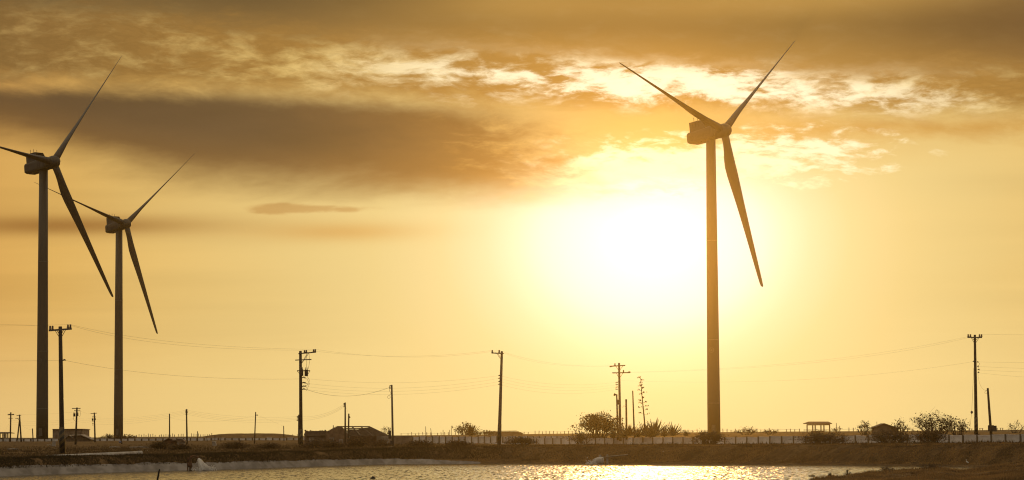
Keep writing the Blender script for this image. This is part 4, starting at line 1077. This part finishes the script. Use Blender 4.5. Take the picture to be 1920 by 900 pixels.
def lump(name, label, cat, px, py, d, size, m, squash=.7):
    b = MB(); c = at(px, py, d); n = 9; rng = random.Random(int(px)); prof = [(-.9, .35), (-.5, .85), (0, 1), (.45, .88), (.8, .5), (1, .08)]; vs = []
    for z, r in prof:
        for k in range(n): a_ = 2 * math.pi * k / n; q = size * r * rng.uniform(.85, 1.15); vs.append(c + np.array([q * math.cos(a_), q * math.sin(a_), size * squash * (z + .5)]))
    b.add(vs, [(i * n + k, i * n + (k + 1) % n, (i + 1) * n + (k + 1) % n, (i + 1) * n + k) for i in range(len(prof) - 1) for k in range(n)] + [tuple(range(n - 1, -1, -1)), tuple((len(prof) - 1) * n + k for k in range(n))])
    return tag(recentre(b.build(name, m, smooth=True)), label, cat)
lump('plastic_bag', 'crumpled blue plastic bag in the grass under the farthest turbine', 'bag', 225.4, 830, 500, .24, blue_p)
lump('stone', 'pale round stone high on the right bank', 'stone', 1867, 842, 238, .10, white_stone)
lump('stone', 'tiny pale stone on the right bank left of the round one', 'stone', 1815.5, 850.5, 236, .045, white_stone)
lump('stone', 'tiny pale stone on the middle bank below the broken slabs', 'stone', 1243.5, 847, 262, .05, white_stone)
lump('buoy', 'small orange ball at the foot of the white wall near the one-armed pole', 'ball', 894.6, 832, 400, .10, mat('orange_plastic', (.5, .16, .05), None, .6))
for k, (x0, x1, y, lab) in enumerate(((1181, 1188, 830.2, 'tilted broken slab, leftmost below the agaves'), (1204, 1217, 831.4, 'longest pale broken slab below the agaves'), (1244, 1259, 830.8, 'flat pale slab below the right end of the agaves'), (1263, 1272, 830.6, 'small broken slab, rightmost of the four'))):
    d = 292; a, c = at(x0, y + (-1.4 if k == 0 else .6), d), at(x1, y + (1.2 if k == 0 else -.4), d); b = MB()
    n = (c - a) / np.linalg.norm(c - a); L_ = np.linalg.norm(c - a); vs = []
    for xx, yy in ((0, 0), (L_ * .4, -.12), (L_, .05), (L_ * .95, .5), (L_ * .5, .62), (.05, .45)):
        for zz in (0, .09): vs.append(a + n * xx + np.array([0, yy, zz]))
    b.add(vs, [(0, 2, 4, 6, 8, 10), (11, 9, 7, 5, 3, 1)] + [(2 * i, 2 * i + 1, 2 * ((i + 1) % 6) + 1, 2 * ((i + 1) % 6)) for i in range(6)])
    tag(recentre(b.build('concrete_slab', white_stone)), lab, 'slab', 'broken slabs on the bank')
# kerb strip and other concrete bits
b = MB(); P = [(628, 848.4, 276), (662, 846, 290), (700, 842.6, 318), (737, 839, 352)]
vs = []
for x, y, d in P:
    c = at(x, y, d)
    for dx, dz in ((-.25, -.25), (-.25, .12), (.25, .12), (.25, -.25)): vs.append(c + np.array([dx * .3, dx, dz]))
b.add(vs, [(4 * i + k, 4 * (i + 1) + k, 4 * (i + 1) + (k + 1) % 4, 4 * i + (k + 1) % 4) for i in range(3) for k in range(4)] + [(3, 2, 1, 0), (12, 13, 14, 15)])
tag(recentre(b.build('concrete_kerb', concrete)), 'pale concrete kerb leading to the pole right of the ruin', 'kerb')
t = thing('control_box', 'pale grey box beside a white bent pipe in the scrub', 'box', at(400, 838, 440))
b = MB(); quad_box(b, 397.6, 404.4, 828.4, 838, 440, .5); b.build('cabinet', concrete, t)
b = MB(); quad_box(b, 397.2, 404.8, 827.6, 828.6, 439.9, .7); b.build('lid', white_pvc, t)
b = MB(); b.tube([at(401.6, 828, 439), at(403.6, 828.4, 439), at(405, 832, 439), at(407, 838.4, 439)], .07, 8); tag(recentre(b.build('bent_pipe', white_pvc, smooth=True)), 'white bent pipe hooking over the grey box', 'pipe')
t = thing('marker_block', 'squat pale concrete block left of the nearest striped pole', 'block', at(100.6, 836, 430))
b = MB(); quad_box(b, 97.6, 103.8, 828, 837, 430, .5); b.build('block', concrete, t); b = MB(); quad_box(b, 98.4, 103, 826.8, 828.2, 430.1, .35); b.build('cap', concrete, t)
for k, (x0, x1, y, d) in enumerate(((14, 34, 842.2, 340), (88, 98, 834.6, 430), (205, 225, 838.4, 380), (243, 282, 838.6, 375))):
    b = MB(); a, c = at(x0, y, d), at(x1, y, d + 2); b.tube([a, (a + c) / 2 + np.array([0, 0, .03]), c], [.06, .08, .06], 6)
    tag(recentre(b.build('concrete_beam', concrete)), ('pale beam in the grass at the left edge', 'short pale beam beside the squat block', 'shorter pale beam in the grass under the farthest turbine', 'longest pale beam in the grass left of the red hut')[k], 'beam', 'beams lying in the grass')

# ------------------------------------------------------------------ vegetation
def leaf(b, c, s, rng):
    d1 = np.array([rng.gauss(0, 1), rng.gauss(0, 1), rng.gauss(0, 1)]); d1 /= np.linalg.norm(d1)
    d2 = np.cross(d1, [rng.gauss(0, 1), rng.gauss(0, 1), rng.gauss(0, 1)]); d2 /= np.linalg.norm(d2) + 1e-6
    b.add([c - d1 * s, c + d2 * s * .5, c + d1 * s, c - d2 * s * .5], [(0, 1, 2, 3)])
def bush(name, label, cat, px, pbase, wpx, hpx, d, nstem, nleaf, ls, m, seed=1, clump=.0, tw=0, group=None, flat=1.0):
    """multi-stemmed bush: stems fan out, leaves cluster round the twigs"""
    rng = random.Random(seed); s = SCALE(d); W = wpx / s; H = hpx / s; base = at(px, pbase, d)
    t = thing(name, label, cat, base, group); st = MB(); tips_ = []
    for k in range(nstem):
        a_ = rng.uniform(-1, 1); p = base + np.array([a_ * W * .18, rng.uniform(-.2, .2) * W, 0]); tgt = base + np.array([a_ * W * .5 * rng.uniform(.7, 1.05), rng.uniform(-.35, .35) * W, H * math.sqrt(max(.06, 1 - (abs(a_) ** 2.2) * .86)) * rng.uniform(.62, 1.02) * flat])
        pts = [p]; n = 5
        for i in range(1, n + 1):
            f_ = i / n; pts.append(p + (tgt - p) * f_ + np.array([rng.gauss(0, .03) * W, rng.gauss(0, .03) * W, H * .10 * math.sin(f_ * math.pi) + rng.gauss(0, .015) * H]))
        r0 = .012 * H + .02
        st.tube(pts, [r0 * (1 - .8 * i / n) for i in range(n + 1)], 5)
        for i in range(2, n + 1): 
            tips_.append(pts[i])
            for j in range(2):
                e = pts[i] + np.array([rng.gauss(0, .07) * W, rng.gauss(0, .07) * W, abs(rng.gauss(.05, .06)) * H]); st.tube([pts[i], (pts[i] + e) / 2 + np.array([0, 0, .01 * H]), e], [r0 * .3, r0 * .22, r0 * .1], 4); tips_.append(e)
    for k in range(tw):
        p = rng.choice(tips_); e = p + np.array([rng.gauss(0, .07) * W, rng.gauss(0, .06) * W, abs(rng.gauss(.10, .09)) * H]); st.tube([p, e], [.012, .006], 3)
    st.build('stem', bark, t)
    lf = MB(); wts = [rng.random() ** 2.2 + .03 for _ in tips_]
    for p in rng.choices(tips_, wts, k=nleaf):

        c = p + np.array([rng.gauss(0, .035 + clump) * W, rng.gauss(0, .05) * W, rng.gauss(0, .035 + clump) * H])
        if c[2] < base[2]: c[2] = base[2] + rng.random() * .2 * H
        leaf(lf, c, ls * rng.uniform(.5, 1.25), rng)
    lf.build('foliage', m, t)
    return t
bush('leafy_bush', 'big rounded leafy bush left of the agave pole', 'bush', 1120, 821, 90, 45, 535, 60, 3900, .19, leaf_dark, 11, .010, 40)
bush('leafy_bush', 'small leafy sprig growing at right of agave pole', 'bush', 1166, 820, 12, 34, 540, 8, 90, .17, leaf_dark, 12)
bush('leafy_bush', 'sparse round leaved bush left of the tall right pole', 'bush', 1752, 818, 100, 43, 395, 44, 900, .15, leaf_dark, 13, .012, 60)
bush('leafy_bush', 'right hand lobe of the sparse bush nearest the tall right pole', 'bush', 1796, 818, 46, 32, 400, 22, 330, .15, leaf_dark, 14, .012, 30)
bush('leafy_bush', 'sprig bush left of the gabled hut', 'bush', 1621, 816, 34, 24, 470, 16, 240, .16, leaf_dark, 15, .01, 16)
bush('leafy_bush', 'loose sprig bush right of the gabled hut', 'bush', 1690, 816, 36, 30, 470, 18, 240, .16, leaf_dark, 16, .01, 20)
bush('leafy_bush', 'little sprig beside the post right of the pavilion', 'bush', 1570, 812, 20, 12, 700, 8, 80, .18, leaf_dark, 17)
bush('leafy_bush', 'thin dry sprig bush at the right edge on the dyke', 'bush', 1904, 812, 40, 22, 430, 12, 70, .12, leaf_dry, 18, .0, 50)
bush('dry_bush', 'brown twiggy bush before the foot of the largest turbine', 'bush', 1326, 834, 66, 24, 330, 64, 1400, .09, leaf_dry, 21, .04, 260)
bush('dry_bush', 'brown twiggy bush before the wall below the pavilion', 'bush', 1545, 836, 110, 25, 320, 80, 1700, .09, leaf_dry, 22, .04, 300)
bush('dry_bush', 'brown twiggy bush before the wall below the gabled hut', 'bush', 1668, 834, 96, 26, 315, 70, 1500, .09, leaf_dry, 23, .04, 300)
bush('dry_bush', 'dark brown dense bush before the wall below the sparse bush', 'bush', 1748, 833, 66, 27, 310, 64, 1500, .09, leaf_dry, 24, .035, 240)
bush('dry_bush', 'thin brown bush over the wall where the two white walls meet', 'bush', 1090, 832, 50, 20, 420, 30, 800, .11, leaf_dry, 25, .05, 160)
bush('dry_bush', 'low brown bush hiding the wall right of the one-armed pole', 'bush', 975, 836, 64, 16, 340, 40, 1100, .10, leaf_dry, 26, .05, 160)
bush('dry_bush', 'low dry bush behind the wall just right of the largest turbine foot', 'bush', 1400, 815, 44, 14, 600, 24, 300, .16, leaf_dry, 27, .03, 50)
bush('dry_bush', 'smaller dry bush farther right of the largest turbine, toward the pavilion', 'bush', 1445, 815, 30, 10, 600, 16, 160, .16, leaf_dry, 28, .03, 30)
bush('dry_bush', 'pale dry bush left of the farthest turbine foot', 'bush', 203, 826, 38, 11, 760, 34, 420, .20, leaf_dry, 29, .04, 90)
bush('dry_bush', 'pale dry bush right of the farthest turbine foot', 'bush', 241, 826, 32, 11, 760, 30, 360, .20, leaf_dry, 30, .04, 90)
for k, (x, yb, w_, h_, d, lab) in enumerate(((505, 843, 50, 12, 330, 'dark scrub bush left of the transformer pole foot'), (590, 843, 60, 18, 340, 'dark scrub bush at the left wing of the ruin'), (622, 845, 50, 20, 330, 'dark scrub bush before the stepped gable'), (668, 842, 44, 20, 360, 'scrub bush before the bare roof timbers'), (715, 840, 40, 14, 380, 'scrub bush before the pale annex of the ruin'), (790, 838, 60, 12, 350, 'scrub bush at the start of the far white wall'), (860, 838, 54, 12, 340, 'scrub bush below the spiky bush'), (300, 842, 50, 13, 340, 'scrub bush left of the red hut'), (335, 845, 50, 12, 320, 'scrub bush before the pale plank shed'), (440, 843, 60, 14, 330, 'scrub bush before the low mound'))):
    bush('scrub_bush', lab, 'bush', x, yb, w_, h_, d, 40, 900, .10, leaf_dry, 40 + k, .05, 160, 'scrub bushes by the ruin')
# spiky bush far, left of P3
def rosette(label, px, py, d, L_, n, seed, name='agave_plant', m=None, wid=.09, stalk=None, up=.25, group='agaves by the pole'):
    rng = random.Random(seed); base = at(px, py, d); t = thing(name, label, 'agave' if 'agave' in name else 'plant', base, group); b = MB()
    for k in range(n):
        a_ = 2 * math.pi * k / n * 2.39996 * n / (2 * math.pi) if False else k * 2.39996; e = up + (1 - up) * ((k + .5) / n) ** .8; e = min(e, .98); l = L_ * rng.uniform(.75, 1.1)
        el = math.asin(e); dr = np.array([math.cos(a_) * math.cos(el), math.sin(a_) * math.cos(el), math.sin(el)]); side = np.array([-math.sin(a_), math.cos(a_), 0]); up_ = np.cross(dr, side) * -1
        pr = [(0, .6), (.25, 1), (.55, .85), (.8, .5), (1, .02)]; vs = []
        for f_, w_ in pr:
            c = base + dr * l * f_ + np.array([0, 0, -.10 * l * f_ * f_ * (1 - e)]); vs += [c - side * wid * w_ * l * .6, c + up_ * -.02 * l, c + side * wid * w_ * l * .6]
        fs = []
        for i in range(len(pr) - 1): fs += [(3 * i, 3 * i + 1, 3 * i + 4, 3 * i + 3), (3 * i + 1, 3 * i + 2, 3 * i + 5, 3 * i + 4)]
        b.add(vs, fs)
    b.build('rosette', m or agave_m, t)
    return t
ag = [(1180, 818, 2.6, 'agave rosette at the left of the clump'), (1196, 820, 2.2, 'low agave rosette under the bare slim pole'), (1211, 819, 2.9, 'agave rosette below the tall flower stalk'), (1228, 818, 3.4, 'largest agave rosette in the clump'), (1246, 819, 2.3, 'small agave rosette right of the largest one'), (1262, 818, 2.6, 'separate agave rosette at the right end'), (1170, 821, 2.0, 'low agave rosette at the foot of the striped agave pole'), (1287, 818, 1.4, 'tiny agave rosette right of the clump end')]
for k, (x, y, l, lab) in enumerate(ag):
    if k == 2: stalk_root = rosette(lab + ' it carries', x, y, 520 + k, l, 52, 60 + k)
    else: rosette(lab, x, y, 518 + 2 * k, l, 50, 60 + k)
rosette('dense low agave mass filling the middle of the clump', 1222, 821, 516, 2.3, 80, 77); rosette('low spreading agave before the bushy left side', 1150, 822, 516, 1.9, 44, 78)
d = 522; b = MB(); b.tube([at(1211, 818, d), at(1207.5, 780, d), at(1204, 745, d), at(1201, 708, d)], [.17, .13, .09, .04], 8); sk = b.build('flower_stalk', bark, stalk_root)
rng = random.Random(4)
for k in range(18):
    f_ = .36 + .62 * k / 17; y = 818 - 110 * f_; x = np.interp(y, [708, 745, 780, 818], [1201, 1204, 1207.5, 1211]); sg = (-1 if k % 2 else 1) * rng.choice((1, 1, 1, .4)); y += rng.uniform(-1.5, 1.5); ln = (8.5 - 6 * ((f_ - .36) / .62)) * rng.uniform(.7, 1.1)
    c = at(x, y, d); e = at(x + sg * ln, y - 1.5, d + rng.uniform(-.8, .8)); b = MB(); b.tube([c, (c + e) / 2 + np.array([0, 0, -.05]), e], [.03, .025, .02], 4)
    for j in range(rng.randint(3, 9)): q = e + np.array([rng.gauss(0, .17), rng.gauss(0, .17), rng.gauss(.05, .06)]); b.tube([q - np.array([0, 0, .1]), q, q + np.array([0, 0, .12])], [.03, .08, .02], 5)
    b.build('flower_branch', leaf_dry, sk)
rosette('spiky rounded bush on the skyline left of the one-armed pole', 882, 817, 820, 3.6, 90, 80, 'spiky_bush', leaf_dark, .08, up=.12, group=None)
bush('leafy_bush', 'leafy left half of the spiky skyline bush', 'bush', 872, 816, 40, 22, 815, 20, 420, .30, leaf_dark, 81, .04, 20)
bush('dry_bush', 'low dark growth at the foot of the skyline bush, right', 'bush', 905, 817, 46, 10, 830, 20, 300, .25, leaf_dark, 82, .04, 20)
bush('dry_bush', 'thin pale bush behind the ruin', 'bush', 724, 814, 24, 14, 560, 16, 60, .14, leaf_dry, 83, .0, 60)

# short grass and weeds: nobody could count it
def grass(name, N, region, hmin, hmax, w_, m, seed):
    rs = np.random.RandomState(seed); u, t, ok = region(rs, N)
    sh = shore(u); y = sh + t; x = (u - 960) / FPX * y; z = ground(x, y)
    dens = vnoise(x, y, 3.0, 21) * .6 + vnoise(x, y, .9, 22) * .4; keep = (dens > ok) & (z > WZ + .12); x, y, z = x[keep], y[keep], z[keep]; n = len(x)
    h = rs.uniform(hmin, hmax, n) * (0.6 + .8 * vnoise(x, y, 2., 23)); a_ = rs.uniform(-1.2, 1.2, n); lx = rs.normal(0, .35, n) * h; ly = rs.normal(0, .3, n) * h
    w = w_ * rs.uniform(.6, 1.4, n); dx, dy = np.cos(a_) * w, np.sin(a_) * w
    v = np.stack([np.stack([x - dx, y - dy, z - .05], 1), np.stack([x + dx, y + dy, z - .05], 1), np.stack([x + lx, y + ly, z + h], 1)], 1).reshape(-1, 3)
    fcs = np.arange(3 * n).reshape(n, 3); me = bpy.data.meshes.new(name); me.from_pydata(v.tolist(), [], fcs.tolist()); me.materials.append(m)
    o = bpy.data.objects.new(name, me); COL.objects.link(o); tag(o, None, None, None, 'stuff'); return o
grass_m = mat('dry_grass', (.15, .10, .045), (.07, .048, .024), .9, .5, transl=.3)
grass_d = mat('dark_weeds', (.045, .033, .016), (.075, .052, .024), .9, .5, transl=.25)
def field_reg(rs, N): return rs.uniform(-120, 2040, N), 7 + rs.beta(1., 2.2, N) * 260, .40
bank_l = lambda rs, N: (rs.uniform(-120, 930, N) + rs.normal(0, 80, N), 1.75 + rs.beta(1.0, 1.6, N) * 9, .24)
bank_r = lambda rs, N: (rs.uniform(830, 2040, N) + rs.normal(0, 80, N), .8 + rs.beta(1.1, 1.4, N) * 10, .34)
o = grass('dark_weeds', 50000, bank_l, .06, .19, .03, grass_d, 1); o['label'] = 'dark weeds covering the left part of the far bank'
o = grass('bank_grass', 60000, bank_r, .05, .16, .03, mat('bank_dry_grass', (.40, .24, .095), (.15, .095, .042), .9, .35, transl=.3), 4); o['label'] = 'dry brown grass covering the right part of the far bank'
o = grass('wall_weeds', 9000, lambda rs, N: (rs.uniform(760, 2040, N), 12 + rs.beta(1.5, 1.5, N) * 60, .56), .15, .42, .05, grass_m, 6); o['label'] = 'uneven dry weeds along the foot of the white wall'
o = grass('field_grass', 90000, field_reg, .06, .20, .05, grass_m, 2); o['label'] = 'dry grass on the flat land behind the bank'
def spit_grass():
    rs = np.random.RandomState(9); N = 60000; u = rs.uniform(1490, 1990, N); y = rs.uniform(128, 194, N); x = (u - 960) / FPX * y; z = ground(x, y); dens = vnoise(x, y, 1.2, 31)
    k = (z > WZ + .03) & (dens > .35); x, y, z = x[k], y[k], z[k]; n = len(x); h = rs.uniform(.03, .09, n) * (1 + (vnoise(x, y, 2.5, 33) > .58) * 1.5); a_ = rs.uniform(-1.5, 1.5, n); w = rs.uniform(.015, .035, n); lx = rs.normal(0, .3, n) * h
    v = np.stack([np.stack([x - np.cos(a_) * w, y - np.sin(a_) * w, z - .03], 1), np.stack([x + np.cos(a_) * w, y + np.sin(a_) * w, z - .03], 1), np.stack([x + lx, y, z + h], 1)], 1).reshape(-1, 3)
    me = bpy.data.meshes.new('spit_weeds'); me.from_pydata(v.tolist(), [], np.arange(3 * n).reshape(n, 3).tolist()); me.materials.append(MATS['bank_dry_grass'])
    o = bpy.data.objects.new('spit_weeds', me); COL.objects.link(o); tag(o, 'low dry weeds on the near right spit of land', None, None, 'stuff')
spit_grass()
for k, (x, y, w_, h_, lab) in enumerate(((1524, 899, 18, 9, 'small weed clump at the left tip of the near spit'), (1556, 896, 8, 9, 'narrow weed sprig next to the tip clump of near spit'), (1590, 893, 12, 11, 'bent weed sprig rising from the near spit'), (1662, 884, 30, 9, 'low leafy weed on the crest of the near spit'), (1742, 880, 50, 9, 'widest weed mound on the crest of the near spit'))):
    bush('weed_clump', lab, 'weed', x, y, w_, h_, 184, 14, 110, .035, leaf_dry, 90 + k, .03, 70)

# ------------------------------------------------------------------ haze
def haze():
    b = MB(); b.box((0, 650, 60.5), (1300, 1900, 127)); m = bpy.data.materials.new('haze'); m.use_nodes = True; nt = m.node_tree; nt.nodes.clear()
    v = nt.nodes.new('ShaderNodeVolumePrincipled'); v.inputs['Color'].default_value = (.97, .78, .36, 1); v.inputs['Density'].default_value = 5.6e-5; v.inputs['Anisotropy'].default_value = .95
    o_ = nt.nodes.new('ShaderNodeOutputMaterial'); nt.links.new(v.outputs[0], o_.inputs['Volume'])
    o = b.build('haze', m); o['kind'] = 'stuff'; o.display_type = 'WIRE'
haze()
